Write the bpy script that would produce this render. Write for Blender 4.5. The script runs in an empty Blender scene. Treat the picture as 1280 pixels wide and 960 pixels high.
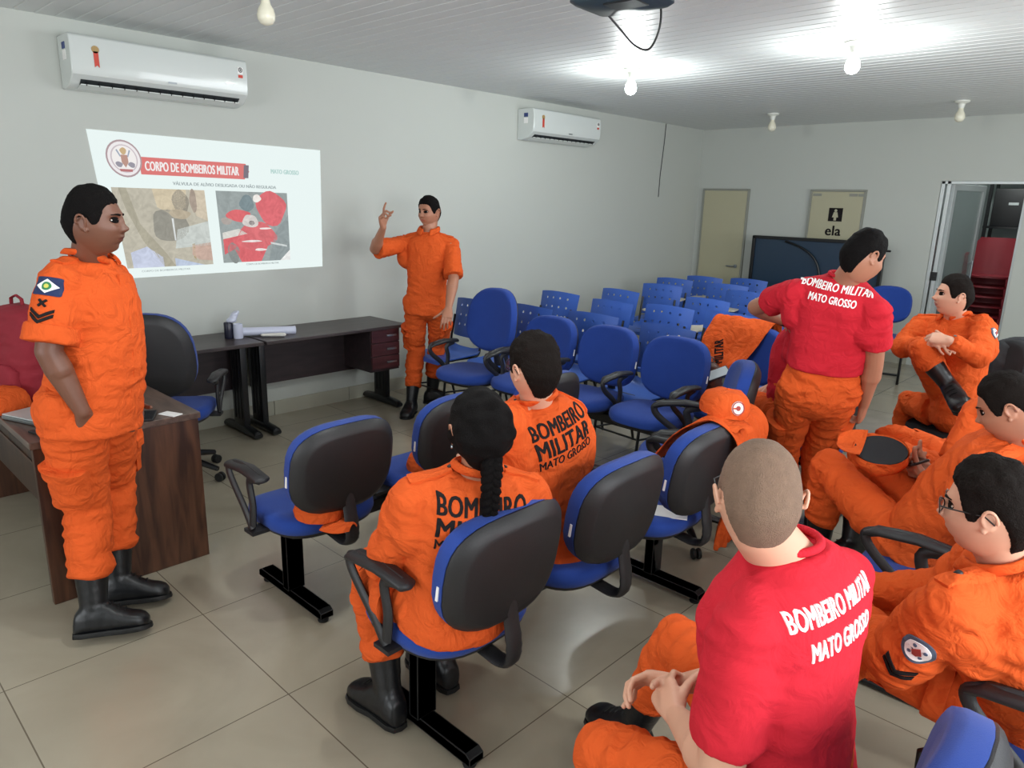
import bpy, bmesh, math, random
import numpy as np
from mathutils import Vector, Matrix
from mathutils.bvhtree import BVHTree
random.seed(7)
PI = math.pi
SC = bpy.context.scene
COL = SC.collection
# ------------------------------------------------------------------ camera, world, lights, exposure
def set_camera(f, yaw, pitch, roll, loc):
    fw = Vector((-math.sin(yaw)*math.cos(pitch), math.cos(yaw)*math.cos(pitch), -math.sin(pitch)))
    r0 = Vector((math.cos(yaw), math.sin(yaw), 0)); u0 = r0.cross(fw)
    r = r0*math.cos(roll)+u0*math.sin(roll); u = -r0*math.sin(roll)+u0*math.cos(roll)
    cam = bpy.data.cameras.new('camera'); o = bpy.data.objects.new('camera', cam); COL.objects.link(o)
    cam.sensor_width = 36; cam.lens = f/1280*36; cam.clip_start = .02
    M = Matrix((r, u, -fw)).transposed().to_4x4(); M.translation = loc; o.matrix_world = M; SC.camera = o
set_camera(897.0, .759, .2489, .0268, (5.0, 0.0, 1.65))
w = bpy.data.worlds.new('world'); SC.world = w; w.use_nodes = True
w.node_tree.nodes['Background'].inputs[0].default_value = (.80, .90, 1.0, 1); w.node_tree.nodes['Background'].inputs[1].default_value = 1.0
def area_light(name, loc, rot, sx, sy, energy, col):
    l = bpy.data.lights.new(name, 'AREA'); l.shape = 'RECTANGLE'; l.size = sx; l.size_y = sy; l.energy = energy; l.color = col
    o = bpy.data.objects.new(name, l); COL.objects.link(o); o.location = loc; o.rotation_euler = rot; return o
# daylight coming in at the window openings of the right and rear walls (out of the photograph)
area_light('window_daylight', (6.75, 1.2, 1.55), (0, math.radians(82), 0), 1.3, 3.0, 135, (.93, .97, 1.0))
area_light('window_daylight', (6.75, 5.6, 1.55), (0, math.radians(82), 0), 1.3, 3.0, 85, (.93, .97, 1.0))
area_light('window_daylight', (3.4, -2.95, 1.55), (math.radians(85), 0, 0), 3.6, 1.3, 100, (.93, .97, 1.0))
SC.view_settings.view_transform = 'Standard'; SC.view_settings.look = 'None'; SC.view_settings.gamma = 1.0
SC.view_settings.use_curve_mapping = False; SC.view_settings.exposure = -0.06
SC.cycles.max_bounces = 8; SC.cycles.diffuse_bounces = 4; SC.cycles.glossy_bounces = 3; SC.cycles.transmission_bounces = 4
SC.cycles.use_denoising = True; SC.cycles.sample_clamp_indirect = 4; SC.cycles.caustics_reflective = False; SC.cycles.caustics_refractive = False
# ------------------------------------------------------------------ materials
def srgb(h):
    h = h.lstrip('#'); c = [int(h[i:i+2], 16)/255 for i in (0, 2, 4)]
    return tuple(((x+.055)/1.055)**2.4 if x > .04045 else x/12.92 for x in c) + (1,)

def mat(name, col, rough=.6, metal=0, spec=.5, bump=0, bscale=200, sheen=0, coat=0, var=0, vscale=3, emit=None, es=0, trans=0, alpha=1, crumple=0):
    m = bpy.data.materials.new(name); m.use_nodes = True
    nt = m.node_tree; b = nt.nodes['Principled BSDF']
    col = srgb(col) if isinstance(col, str) else tuple(col)+(1,) if len(col) == 3 else col
    b.inputs['Base Color'].default_value = col
    b.inputs['Roughness'].default_value = rough; b.inputs['Metallic'].default_value = metal
    b.inputs['Specular IOR Level'].default_value = spec
    b.inputs['Sheen Weight'].default_value = sheen; b.inputs['Coat Weight'].default_value = coat
    b.inputs['Transmission Weight'].default_value = trans; b.inputs['Alpha'].default_value = alpha
    if emit:
        b.inputs['Emission Color'].default_value = srgb(emit); b.inputs['Emission Strength'].default_value = es
    tc = nt.nodes.new('ShaderNodeTexCoord')
    if bump:
        n = nt.nodes.new('ShaderNodeTexNoise'); n.inputs['Scale'].default_value = bscale; n.inputs['Detail'].default_value = 3
        bp = nt.nodes.new('ShaderNodeBump'); bp.inputs['Strength'].default_value = bump; bp.inputs['Distance'].default_value = .004
        nt.links.new(tc.outputs['Object'], n.inputs['Vector']); nt.links.new(n.outputs['Fac'], bp.inputs['Height'])
        nt.links.new(bp.outputs['Normal'], b.inputs['Normal'])
    if crumple:
        n3 = nt.nodes.new('ShaderNodeTexNoise'); n3.inputs['Scale'].default_value = 13; n3.inputs['Detail'].default_value = 3; n3.inputs['Distortion'].default_value = 1.6
        b3 = nt.nodes.new('ShaderNodeBump'); b3.inputs['Strength'].default_value = crumple; b3.inputs['Distance'].default_value = .03
        nt.links.new(tc.outputs['Object'], n3.inputs['Vector']); nt.links.new(n3.outputs['Fac'], b3.inputs['Height'])
        nt.links.new(bp.outputs['Normal'], b3.inputs['Normal']); nt.links.new(b3.outputs['Normal'], b.inputs['Normal'])
    if var:
        n2 = nt.nodes.new('ShaderNodeTexNoise'); n2.inputs['Scale'].default_value = vscale; n2.inputs['Detail'].default_value = 4
        mp = nt.nodes.new('ShaderNodeMapRange'); mp.inputs['To Min'].default_value = 1-var; mp.inputs['To Max'].default_value = 1+var
        mx = nt.nodes.new('ShaderNodeVectorMath'); mx.operation = 'SCALE'; mx.inputs[0].default_value = col[:3]
        nt.links.new(tc.outputs['Object'], n2.inputs['Vector']); nt.links.new(n2.outputs['Fac'], mp.inputs['Value'])
        nt.links.new(mp.outputs['Result'], mx.inputs['Scale']); nt.links.new(mx.outputs['Vector'], b.inputs['Base Color'])
    return m

def wood(name, c1, c2, scale=(1, 1, 12), rough=.4):
    m = mat(name, c1, rough); nt = m.node_tree; b = nt.nodes['Principled BSDF']
    tc = nt.nodes.new('ShaderNodeTexCoord'); mp = nt.nodes.new('ShaderNodeMapping'); mp.inputs['Scale'].default_value = scale
    n = nt.nodes.new('ShaderNodeTexNoise'); n.inputs['Scale'].default_value = 3; n.inputs['Detail'].default_value = 6; n.inputs['Distortion'].default_value = .6
    r = nt.nodes.new('ShaderNodeValToRGB'); r.color_ramp.elements[0].color = srgb(c1); r.color_ramp.elements[1].color = srgb(c2)
    r.color_ramp.elements[0].position = .35; r.color_ramp.elements[1].position = .68
    nt.links.new(tc.outputs['Object'], mp.inputs['Vector']); nt.links.new(mp.outputs['Vector'], n.inputs['Vector'])
    nt.links.new(n.outputs['Fac'], r.inputs['Fac']); nt.links.new(r.outputs['Color'], b.inputs['Base Color'])
    return m

# ------------------------------------------------------------------ numpy mesh helpers
def V3(a): return np.array(a, float)
def nrm(a):
    a = V3(a); return a/max(1e-9, np.linalg.norm(a))
def lerp(a, b, t): return a+(b-a)*t
def sstep(a, b, x):
    t = np.clip((x-a)/(b-a), 0, 1); return t*t*(3-2*t)

class MB:
    """collects closed shapes; build() links them as one mesh object"""
    def __init__(s): s.v = []; s.f = []; s.mi = []; s.n = 0
    def add(s, v, f, mi=0):
        s.v.append(np.asarray(v, float).reshape(-1, 3)); s.f += [tuple(i+s.n for i in q) for q in f]; s.mi += [mi]*len(f); s.n += len(s.v[-1]); return s
    def xf(s, M):
        M = np.array(M); s.v = [v@M[:3, :3].T+M[:3, 3] for v in s.v]; return s
    def box(s, c, size, R=None, bev=0, mi=0):
        x, y, z = [q/2 for q in size]
        if bev:
            bm = bmesh.new(); bmesh.ops.create_cube(bm, size=1); bmesh.ops.scale(bm, vec=size, verts=bm.verts)
            bmesh.ops.bevel(bm, geom=bm.edges[:], offset=min(bev, min(size)*.45), segments=2, profile=.6, affect='EDGES')
            v = np.array([q.co for q in bm.verts]); bm.verts.index_update(); f = [[w.index for w in q.verts] for q in bm.faces]; bm.free()
        else:
            v = np.array([(a, b, d) for a in (-x, x) for b in (-y, y) for d in (-z, z)])
            f = [(0, 1, 3, 2), (4, 6, 7, 5), (0, 4, 5, 1), (2, 3, 7, 6), (0, 2, 6, 4), (1, 5, 7, 3)]
        if R is not None: v = v@np.array(R).T
        return s.add(v+V3(c), f, mi)
    def loft(s, rings, caps=(True, True), mi=0):
        n = len(rings[0]); v = np.concatenate(rings); f = []
        for i in range(len(rings)-1):
            for j in range(n):
                k = (j+1) % n; f.append((i*n+j, i*n+k, (i+1)*n+k, (i+1)*n+j))
        if caps[0]: f.append(tuple(range(n))[::-1])
        if caps[1]: f.append(tuple((len(rings)-1)*n+j for j in range(n)))
        return s.add(v, f, mi)
    def limb(s, a, b, ra, rb, n=16, ends=(1, 1), flat=1., ax=None, mi=0):
        """tapered capsule; ends 1 = domed, 0 = cut flat; flat squeezes across ax"""
        a, b = V3(a), V3(b); L = np.linalg.norm(b-a); d = nrm(b-a)
        h = nrm(ax) if ax is not None else (V3((0, 0, 1)) if abs(d[2]) < .9 else V3((1, 0, 0)))
        x = nrm(np.cross(d, h)); y = np.cross(d, x); rings = []
        st = [(-math.cos(t)*ra*ends[0], math.sin(t)*ra) for t in np.linspace(.25, PI/2, 4)] if ends[0] else [(0, ra)]
        en = [(L+math.sin(t)*rb, math.cos(t)*rb) for t in np.linspace(0, PI/2-.25, 4)] if ends[1] else [(L, rb)]
        for z, r in st+en: rings.append(ring(a+d*z, x*r, y*r*flat, n))
        return s.loft(rings, mi=mi)
    def tube(s, pts, r, n=8, closed=False, mi=0, flat=1., up=None):
        pts = [V3(p) for p in pts]; m = len(pts); rings = []; prev = None
        rr = r if hasattr(r, '__len__') else [r]*m
        for i, p in enumerate(pts):
            t = nrm(pts[(i+1) % m]-pts[i-1]) if closed else nrm(pts[min(i+1, m-1)]-pts[max(i-1, 0)])
            if up is not None: x = nrm(np.cross(t, V3(up)))
            elif prev is None: x = nrm(np.cross(t, (0, 0, 1) if abs(t[2]) < .9 else (1, 0, 0)))
            else: x = nrm(prev-t*(prev@t))
            prev = x; y = np.cross(t, x); rings.append(ring(p, x*rr[i], y*rr[i]*flat, n))
        if closed:
            rings.append(rings[0]); return s.loft(rings, (False, False), mi)
        return s.loft(rings, mi=mi)
    def lathe(s, prof, c=(0, 0, 0), n=24, ax=(0, 0, 1), mi=0):
        ax = nrm(ax); x = nrm(np.cross(ax, (0, 0, 1) if abs(ax[2]) < .9 else (1, 0, 0))); y = np.cross(ax, x)
        cl = tuple(prof[0]) != tuple(prof[-1]); return s.loft([ring(V3(c)+ax*z, x*max(r, 1e-4), y*max(r, 1e-4), n) for r, z in prof], (cl, cl), mi)
    def ball(s, c, r, R=None, n=16, mi=0):
        r = V3((r, r, r)) if np.isscalar(r) else V3(r); rings = []
        for t in np.linspace(.12, PI-.12, max(6, n//2+2)):
            rings.append(np.array([(math.sin(t)*math.cos(p), math.sin(t)*math.sin(p), -math.cos(t)) for p in np.linspace(0, 2*PI, n, endpoint=False)])*r)
        if R is not None: rings = [q@np.array(R).T for q in rings]
        return s.loft([q+V3(c) for q in rings], mi=mi)
    def plate(s, out, z0, z1, mi=0):
        """prism from a 2D outline"""
        return s.loft([np.array([(x, y, z) for x, y in out]) for z in (z0, z1)], mi=mi)
    def mesh(s, name='m'):
        me = bpy.data.meshes.new(name); me.from_pydata(np.concatenate(s.v).tolist() if s.v else [], [], s.f)
        if any(s.mi): me.polygons.foreach_set('material_index', s.mi)
        me.update(); bm = bmesh.new(); bm.from_mesh(me); bmesh.ops.recalc_face_normals(bm, faces=bm.faces); bm.to_mesh(me); bm.free(); return me
    def build(s, name, mats, parent=None, smooth=40, bev=0):
        return link(name, s.mesh(name), mats, parent, smooth, bev)

def ring(c, a, b, n=20, pw=2.):
    t = np.linspace(0, 2*PI, n, endpoint=False); cc, ss = np.cos(t), np.sin(t)
    cx = np.sign(cc)*np.abs(cc)**(2/pw); sx = np.sign(ss)*np.abs(ss)**(2/pw)
    return V3(c)+np.outer(cx, a)+np.outer(sx, b)

def link(name, me, mats, parent=None, smooth=40, bev=0):
    o = bpy.data.objects.new(name, me); COL.objects.link(o)
    for m in (mats if isinstance(mats, (list, tuple)) else [mats]): me.materials.append(m)
    if smooth:
        me.shade_smooth()
        if smooth < 180: me.set_sharp_from_angle(angle=math.radians(smooth))
    if parent: o.parent = parent
    if bev:
        b = o.modifiers.new('bevel', 'BEVEL'); b.width = bev; b.segments = 2; b.limit_method = 'ANGLE'; b.angle_limit = math.radians(40)
    return o

def tag(o, label=None, cat=None, group=None, kind=None):
    if label: o['label'] = label
    if cat: o['category'] = cat
    if group: o['group'] = group
    if kind: o['kind'] = kind
    return o
def thing(name, label, cat, loc=(0, 0, 0), rz=0, group=None):
    o = bpy.data.objects.new(name, None); COL.objects.link(o); o.location = loc; o.rotation_euler = (0, 0, rz); o.empty_display_size = .1
    return tag(o, label, cat, group)
def struct(o): o['kind'] = 'structure'; return o
def dup(root, loc, rz, label=None, group=None):
    def cp(o, par):
        c = o.copy(); COL.objects.link(c); c.parent = par
        for ch in list(o.children): cp(ch, c)
        return c
    r = cp(root, None); r.location = loc; r.rotation_euler = (0, 0, rz)
    return tag(r, label, None, group)
def axes(x, y, z): return np.array([x, y, z], float).T      # columns
def rotz(a): c, s = math.cos(a), math.sin(a); return np.array([[c, -s, 0], [s, c, 0], [0, 0, 1.]])
def rot_axis(v, k, a):
    k = nrm(k); v = V3(v); return v*math.cos(a)+np.cross(k, v)*math.sin(a)+k*(k@v)*(1-math.cos(a))
def rrect(w, h, r, n=5):
    o = []
    for cx, cy, a0 in ((w/2-r, h/2-r, 0), (-w/2+r, h/2-r, 90), (-w/2+r, -h/2+r, 180), (w/2-r, -h/2+r, 270)):
        for k in range(n+1):
            a = math.radians(a0+90*k/n); o.append((cx+r*math.cos(a), cy+r*math.sin(a)))
    return o

def baked(mb_or_me, voxel=0, smooth=0, sfac=.5, sub=0):
    """union of overlapping closed shapes as one smooth skin"""
    me = mb_or_me.mesh() if isinstance(mb_or_me, MB) else mb_or_me
    o = bpy.data.objects.new('tmp', me); COL.objects.link(o)
    if voxel:
        r = o.modifiers.new('r', 'REMESH'); r.mode = 'VOXEL'; r.voxel_size = voxel; r.adaptivity = 0
    if sub:
        u = o.modifiers.new('u', 'SUBSURF'); u.levels = sub; u.render_levels = sub
    if smooth:
        q = o.modifiers.new('s', 'SMOOTH'); q.iterations = smooth; q.factor = sfac
    dg = bpy.context.evaluated_depsgraph_get(); dg.update()
    out = bpy.data.meshes.new_from_object(o.evaluated_get(dg)); bpy.data.objects.remove(o); return out
def coords(me):
    a = np.empty(len(me.vertices)*3); me.vertices.foreach_get('co', a); return a.reshape(-1, 3)
def normals(me):
    a = np.empty(len(me.vertices)*3); me.vertices.foreach_get('normal', a); return a.reshape(-1, 3)
def setco(me, a): me.vertices.foreach_set('co', np.asarray(a, float).ravel()); me.update()
def me_faces(me): return [tuple(q.vertices) for q in me.polygons]

_rs = np.random.RandomState(3); _P = _rs.permutation(512); _G = _rs.normal(size=(512, 3)); _G /= np.linalg.norm(_G, axis=1)[:, None]
def noise3(p):
    p = np.asarray(p, float); i = np.floor(p).astype(int); f = p-i; u = f*f*f*(f*(f*6-15)+10); tot = 0
    for dx in (0, 1):
        for dy in (0, 1):
            for dz in (0, 1):
                h = _P[(_P[(_P[(i[:, 0]+dx) & 511]+i[:, 1]+dy) & 511]+i[:, 2]+dz) & 511]
                g = np.einsum('ij,ij->i', _G[h], f-np.array([dx, dy, dz]))
                tot = tot+g*(u[:, 0] if dx else 1-u[:, 0])*(u[:, 1] if dy else 1-u[:, 1])*(u[:, 2] if dz else 1-u[:, 2])
    return tot

def folds(me, segs, joints, amp=.007, seed=0., base=.35, fr=1.):
    """cloth folds running across each limb, strongest round the joints"""
    co = coords(me); no = normals(me); W = np.zeros(len(co)); D = np.zeros(len(co))
    for k, (a, b) in enumerate(segs):
        a, b = V3(a), V3(b); L = np.linalg.norm(b-a); d = (b-a)/L
        t = np.clip((co-a)@d, 0, L); dist = np.linalg.norm(co-(a+np.outer(t, d)), axis=1)
        w = np.exp(-(dist/.05)**2)+1e-9
        ax = (co-a)@d; q = (co-a)-np.outer(ax, d)
        sw = noise3(co*3.1+seed+k*7)*.05
        s = q*6*fr+np.outer((ax+sw)*20*fr, d)+seed*3.7+k*11
        n = noise3(s); n2 = noise3(s*1.9+5)
        h = (1-np.abs(n)*3.2)*.75+(1-np.abs(n2)*3)*.35
        W += w; D += w*h
    h = D/W; j = np.zeros(len(co))
    for c, r in joints: j = np.maximum(j, np.exp(-(np.linalg.norm(co-V3(c), axis=1)/r)**2))
    big = noise3(co*9+seed)*.5
    setco(me, co+no*((h-.3)*amp*(base+1.1*j)+big*amp*.8)[:, None])

def vsmooth(me, it=2, fac=.5):
    bm = bmesh.new(); bm.from_mesh(me)
    for _ in range(it): bmesh.ops.smooth_vert(bm, verts=bm.verts, factor=fac, use_axis_x=True, use_axis_y=True, use_axis_z=True)
    bm.to_mesh(me); bm.free(); me.update()

# ------------------------------------------------------------------ surface-following patches and lettering
def bvh_of(*mes):
    v = []; f = []; n = 0
    for me in mes:
        v += [tuple(c) for c in coords(me)]; f += [tuple(i+n for i in q) for q in me_faces(me)]; n = len(v)
    return BVHTree.FromPolygons(v, f)
def proj_pts(bvh, pts, d, back=.12, off=.002):
    out = []; d = Vector(nrm(d)); last = None
    for p in pts:
        p = Vector(p); h = bvh.ray_cast(p-d*back, d, back*2.5)
        if h[0] is None:
            h2 = bvh.find_nearest(p); out.append(tuple(h2[0]-d*off))
        else: out.append(tuple(h[0]-d*off))
    return np.array(out)
def patch(name, bvh, c, x, y, w, h, m, parent, off=.002, th=.002, outline=None, n=10, smooth=60):
    """cloth patch w x h (or outline in unit square) centred on c, projected on the surface along -(x cross y)"""
    x = nrm(x); y = nrm(y-x*(x@V3(y))); z = np.cross(x, y); c = V3(c)
    if outline is None: outline = [(a, b) for a, b in rrect(1, 1, .08, 2)]
    bm = bmesh.new(); vs = [bm.verts.new((a*w, b*h, 0)) for a, b in outline]; bm.faces.new(vs)
    for k in range(1, n):
        for ax, ln in ((0, w), (1, h)):
            co = [0, 0, 0]; co[ax] = -ln/2+ln*k/n; nn = [0, 0, 0]; nn[ax] = 1
            bmesh.ops.bisect_plane(bm, geom=bm.verts[:]+bm.edges[:]+bm.faces[:], plane_co=co, plane_no=nn)
    bm.verts.index_update(); P = np.array([v.co for v in bm.verts])
    F = [[v.index for v in q.verts] for q in bm.faces]; bd = [[v.index for v in e.verts] for e in bm.edges if len(e.link_faces) == 1]; bm.free()
    W = c+np.outer(P[:, 0], x)+np.outer(P[:, 1], y)
    lo = proj_pts(bvh, W, -z, off=off*.2-.001); hh = (lo-c)@z; md = np.median(hh); lo = lo+np.outer(np.clip(hh, md-.035, md+.035)-hh, z); hi = lo+z*(th+off)
    N = len(W); fs = [tuple(q) for q in F]; fs = [tuple(i+N for i in q) for q in F]+[tuple(reversed(q)) for q in fs]+[(a, b, b+N, a+N) for a, b in bd]
    mb = MB(); mb.add(np.concatenate([lo, hi]), fs); return mb.build(name, m, parent, smooth)

def text_flat(s, size=1., bold=.0, sx=1., space=1.):
    cu = bpy.data.curves.new('t', 'FONT'); cu.body = s; cu.size = size; cu.align_x = 'CENTER'; cu.align_y = 'CENTER'; cu.offset = bold; cu.resolution_u = 3; cu.space_character = space
    o = bpy.data.objects.new('t', cu); COL.objects.link(o); dg = bpy.context.evaluated_depsgraph_get(); dg.update()
    me = bpy.data.meshes.new_from_object(o.evaluated_get(dg)); bpy.data.objects.remove(o)
    bm = bmesh.new(); bm.from_mesh(me); bmesh.ops.remove_doubles(bm, verts=bm.verts, dist=1e-5)
    for v in bm.verts: v.co.x *= sx
    xs = [v.co.x for v in bm.verts]; ys = [v.co.y for v in bm.verts]
    return bm, (min(xs), max(xs), min(ys), max(ys))
def lettering(name, s, bvh, c, x, y, width, height, m, parent, bold=.02, off=.0012, cuts=None, th=.0006):
    """raised print following a surface (bvh) or lying on a plane (bvh None); fitted to width x height"""
    bm, (x0, x1, y0, y1) = text_flat(s, 1., 0, space=1+bold*3)
    cx, cy = (x0+x1)/2, (y0+y1)/2; kx, ky = width/(x1-x0), height/(y1-y0)
    for v in bm.verts: v.co = ((v.co.x-cx)*kx, (v.co.y-cy)*ky, 0)
    if bvh is not None:
        n = cuts or 36
        for k in range(1, n):
            bmesh.ops.bisect_plane(bm, geom=bm.verts[:]+bm.edges[:]+bm.faces[:], plane_co=(-width/2+width*k/n, 0, 0), plane_no=(1, 0, 0))
        for k in range(1, 7):
            bmesh.ops.bisect_plane(bm, geom=bm.verts[:]+bm.edges[:]+bm.faces[:], plane_co=(0, -height/2+height*k/7, 0), plane_no=(0, 1, 0))
    bm.verts.index_update(); P = np.array([v.co for v in bm.verts]); F = [tuple(v.index for v in q.verts) for q in bm.faces]
    bd = [tuple(v.index for v in e.verts) for e in bm.edges if len(e.link_faces) == 1]; bm.free()
    x = nrm(x); y = nrm(V3(y)-x*(x@V3(y))); z = np.cross(x, y); W = V3(c)+np.outer(P[:, 0], x)+np.outer(P[:, 1], y)
    if bvh is not None:                                             # smooth print: coarse height map of the cloth below
        gx, gy = np.linspace(-width*.55, width*.55, 15), np.linspace(-height*.7, height*.7, 5)
        G = proj_pts(bvh, [V3(c)+x*a+y*b for b in gy for a in gx], -z, off=0); Hh = ((G-V3(c))@z).reshape(5, 15)
        for _ in range(2): K = np.pad(Hh, 1, mode='edge'); Hh = (K[1:-1, 1:-1]*2+K[:-2, 1:-1]+K[2:, 1:-1]+K[1:-1, :-2]+K[1:-1, 2:])/6
        fx = np.clip((P[:, 0]-gx[0])/(gx[1]-gx[0]), 0, 13.999); fy = np.clip((P[:, 1]-gy[0])/(gy[1]-gy[0]), 0, 3.999); i0, j0 = fx.astype(int), fy.astype(int); a, b = fx-i0, fy-j0
        hh = Hh[j0, i0]*(1-a)*(1-b)+Hh[j0, i0+1]*a*(1-b)+Hh[j0+1, i0]*(1-a)*b+Hh[j0+1, i0+1]*a*b; lo = (proj_pts(bvh, W, -z, off=0)-V3(c))@z; lo = np.clip(lo, hh-.012, hh+.012); W = W+np.outer(lo*.75+np.maximum(lo, hh)*.25+.0012, z)
    N = len(W); mb = MB(); e = bold*height*1.6
    for sx_, sy_ in (((-1, -.5), (0, .5), (1, -.5), (.6, .6), (-.6, .6)) if bold else ((0, 0),)):   # heavier strokes
        Q = W+x*sx_*e*1.6+y*sy_*e; zz = z*.0001*sx_
        mb.add(np.concatenate([Q-z*.002, Q+z*(th+off*.5)+zz]), [tuple(reversed(q)) for q in F]+[tuple(i+N for i in q) for q in F]+[(a, b, b+N, a+N) for a, b in bd])
    return mb.build(name, m, parent, 0)
# ------------------------------------------------------------------ people
def head_shape(n=72, m=60, feat=1., female=False):
    """head in its own frame: x right, y face, z up, centred between crown and chin"""
    th = np.linspace(.03, PI-.03, m); ph = np.linspace(0, 2*PI, n, endpoint=False)
    T, F = np.meshgrid(th, ph, indexing='ij')
    x = (np.sin(T)*np.sin(F)).ravel(); y = (np.sin(T)*np.cos(F)).ravel(); z = np.cos(T).ravel()
    X = .077*np.sign(x)*np.abs(x)**.92; Y = np.where(y > 0, .094, .098)*np.sign(y)*np.abs(y)**.95; Z = .118*z
    u = np.clip((-z-.05)/.95, 0, 1)
    X *= 1-.30*u**1.4; Y = np.where(y < 0, Y*(1-.30*u**1.3), Y*(1-.10*u**2)+.012*u*(1-u)*2)
    Y += .006*sstep(.2, .7, -y)*sstep(-.2, .6, z)                # back of skull
    X *= 1-.05*sstep(.3, 0, np.abs(z-.1))*sstep(.3, .8, y)        # temples
    f = sstep(.05, .45, y)*feat
    g = lambda cx, cz, sx, sz: np.exp(-((X-cx)/sx)**2-((Z-cz)/sz)**2)
    ax = np.abs(X); gs = lambda cx, cz, sx, sz: np.exp(-((ax-cx)/sx)**2-((Z-cz)/sz)**2)
    dY = 0*X
    dY += .0045*gs(.026, .030, .024, .009)                        # brow
    dY -= .0125*gs(.031, .010, .016, .011)                         # eye sockets
    dY += .006*gs(.042, -.022, .018, .016)                        # cheekbones
    dY += .010*g(0, .006, .0085, .020)+.022*g(0, -.021, .0095, .013)+.009*gs(.013, -.026, .006, .007)   # nose
    dY -= .004*g(0, -.040, .02, .006)
    dY += .0065*g(0, -.050, .021, .0055)+.0065*g(0, -.062, .017, .006)-.006*g(0, -.0555, .026, .0022)   # lips
    dY -= .004*g(0, -.074, .02, .006)
    dY += .013*g(0, -.096, .020, .016)                            # chin
    dY += .004*gs(.030, -.055, .02, .03)
    Y = Y+f*dY
    return np.stack([X, Y, Z], 1), x, y, z, n, m
def grid_faces(n, m):
    f = []
    for i in range(m-1):
        for j in range(n): k = (j+1) % n; f.append((i*n+j, (i+1)*n+j, (i+1)*n+k, i*n+k))
    f.append(tuple(range(n))[::-1][::-1]); f.append(tuple((m-1)*n+j for j in range(n))[::-1]); return f

HAIRLINE = [(0, .064), (25, .062), (42, .056), (52, .040), (60, .012), (68, -.012), (78, -.012), (86, .010), (104, .012), (118, -.02), (140, -.062), (180, -.070)]
LONGHAIR = [(0, .066), (25, .062), (42, .050), (55, .020), (66, -.020), (78, -.045), (100, -.060), (125, -.078), (180, -.090)]
def hair_cap(style):
    co, x, y, z, n, m = head_shape(130, 110, feat=.0)
    az = np.degrees(np.abs(np.arctan2(x, y))); hl_ = LONGHAIR if style.get('long') else HAIRLINE; line = np.interp(az, [a for a, _ in hl_], [b for _, b in hl_])
    line = line+style.get('line', 0)*sstep(50, 20, az)-style.get('nape', .030)*sstep(100, 140, az)
    d = co[:, 2]-line+noise3(co*90)*.005+noise3(co*230)*.003
    msk = sstep(-.004, .010, d)
    top = sstep(.02, .085, co[:, 2])*sstep(-.75, -.1, y+.2)
    th = style['side']+(style['top']-style['side'])*top+style.get('back', 0)*sstep(.1, .8, -y)*sstep(-.08, -.02, co[:, 2])
    nn = nrm_rows(co/np.array([.077, .098, .118])**2)
    q = style.get('tuft', .002); t = th*(1+noise3(co*34)*.6)*(.35+.65*sstep(0, .035, d))+q*(np.abs(noise3(co*np.array([160, 70, 70])))+.6*np.abs(noise3(co*np.array([260, 120, 120]))))
    return co+nn*(msk*(t+.003)-.003)[:, None], grid_faces(n, m)
def nrm_rows(a): return a/np.linalg.norm(a, axis=1)[:, None]

def ear_mb(mb, M, c, side, s=1.):
    # helix, lobe and bowl; side +1 = right
    yv, zv = V3((0, 1, 0)), V3((0, 0, 1)); pts = []; rr = []
    for t in np.linspace(-.5, 4.4, 16):
        k = 1.0 if t < 2.6 else 1-.35*(t-2.6)/1.8
        pts.append((side*(.008+.006*math.cos(t-1.2)+.002), -.006-.016*math.cos(t+.3)*k*1., .003+.027*math.sin(t+.3)*k)); rr.append(.0042)
    p = [M[0]@(V3(q)*s+V3(c))+M[1] for q in pts]; mb.tube(p, [r*s for r in rr], 8)
    R = M[0]
    mb.ball(M[0]@(V3(c)+V3((side*.004, -.003, -.002)))+M[1], (.004*s, .014*s, .023*s), R, 12)
    mb.ball(M[0]@(V3(c)+V3((side*.006, .006, -.024)))+M[1], (.0045*s, .007*s, .008*s), R, 10)

def hand_mb(mb, wr, d, palm, side, curl=(.3, .35, .4, .45), thumb=.3, s=1., spread=.06):
    """wr wrist, d finger direction, palm palm normal, side +1 = right hand"""
    d = nrm(d); palm = nrm(V3(palm)-d*(V3(palm)@d)); x = np.cross(palm, d)*side*-1   # towards the thumb
    wr = V3(wr)
    mb.loft([ring(wr+d*t*s, x*w*s, palm*h*s, 14, 2.6) for t, w, h in ((-.01, .024, .019), (.012, .029, .018), (.045, .038, .0165), (.075, .0405, .014), (.088, .037, .011))])
    mb.ball(wr+(d*.035+x*.022+palm*.008)*s, (.017*s, .028*s, .014*s), axes(x, d, palm), 12)
    for k, (ox, oy, ls, r) in enumerate(((.029, .082, (.042, .026, .021), .0088), (.010, .087, (.046, .030, .022), .009), (-.010, .083, (.043, .028, .021), .0086), (-.028, .075, (.034, .021, .019), .0077))):
        c = curl[k]; p = wr+(x*ox+d*oy)*s; a = x*(spread*(1.5-k)); dd = nrm(d+a)
        for j, L in enumerate(ls):
            dd = rot_axis(dd, np.cross(dd, palm), c*(1.15, 1.5, 1.0)[j]); q = p+dd*L*s
            mb.limb(p, q, r*s*(1-.07*j), r*s*(.93-.07*j), 10); p = q
    p = wr+(x*.026+d*.028+palm*.006)*s; dd = nrm(x*.72+d*.75+palm*(.15+.5*thumb)); ls = (.040, .032, .026)
    for j, L in enumerate(ls):
        if j: dd = nrm(rot_axis(dd, palm*side, -thumb*.5)*.9+palm*thumb*.35)
        q = p+dd*L*s; mb.limb(p, q, (.0125, .0105, .0095)[j]*s, (.011, .0095, .0078)[j]*s, 10); p = q

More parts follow.
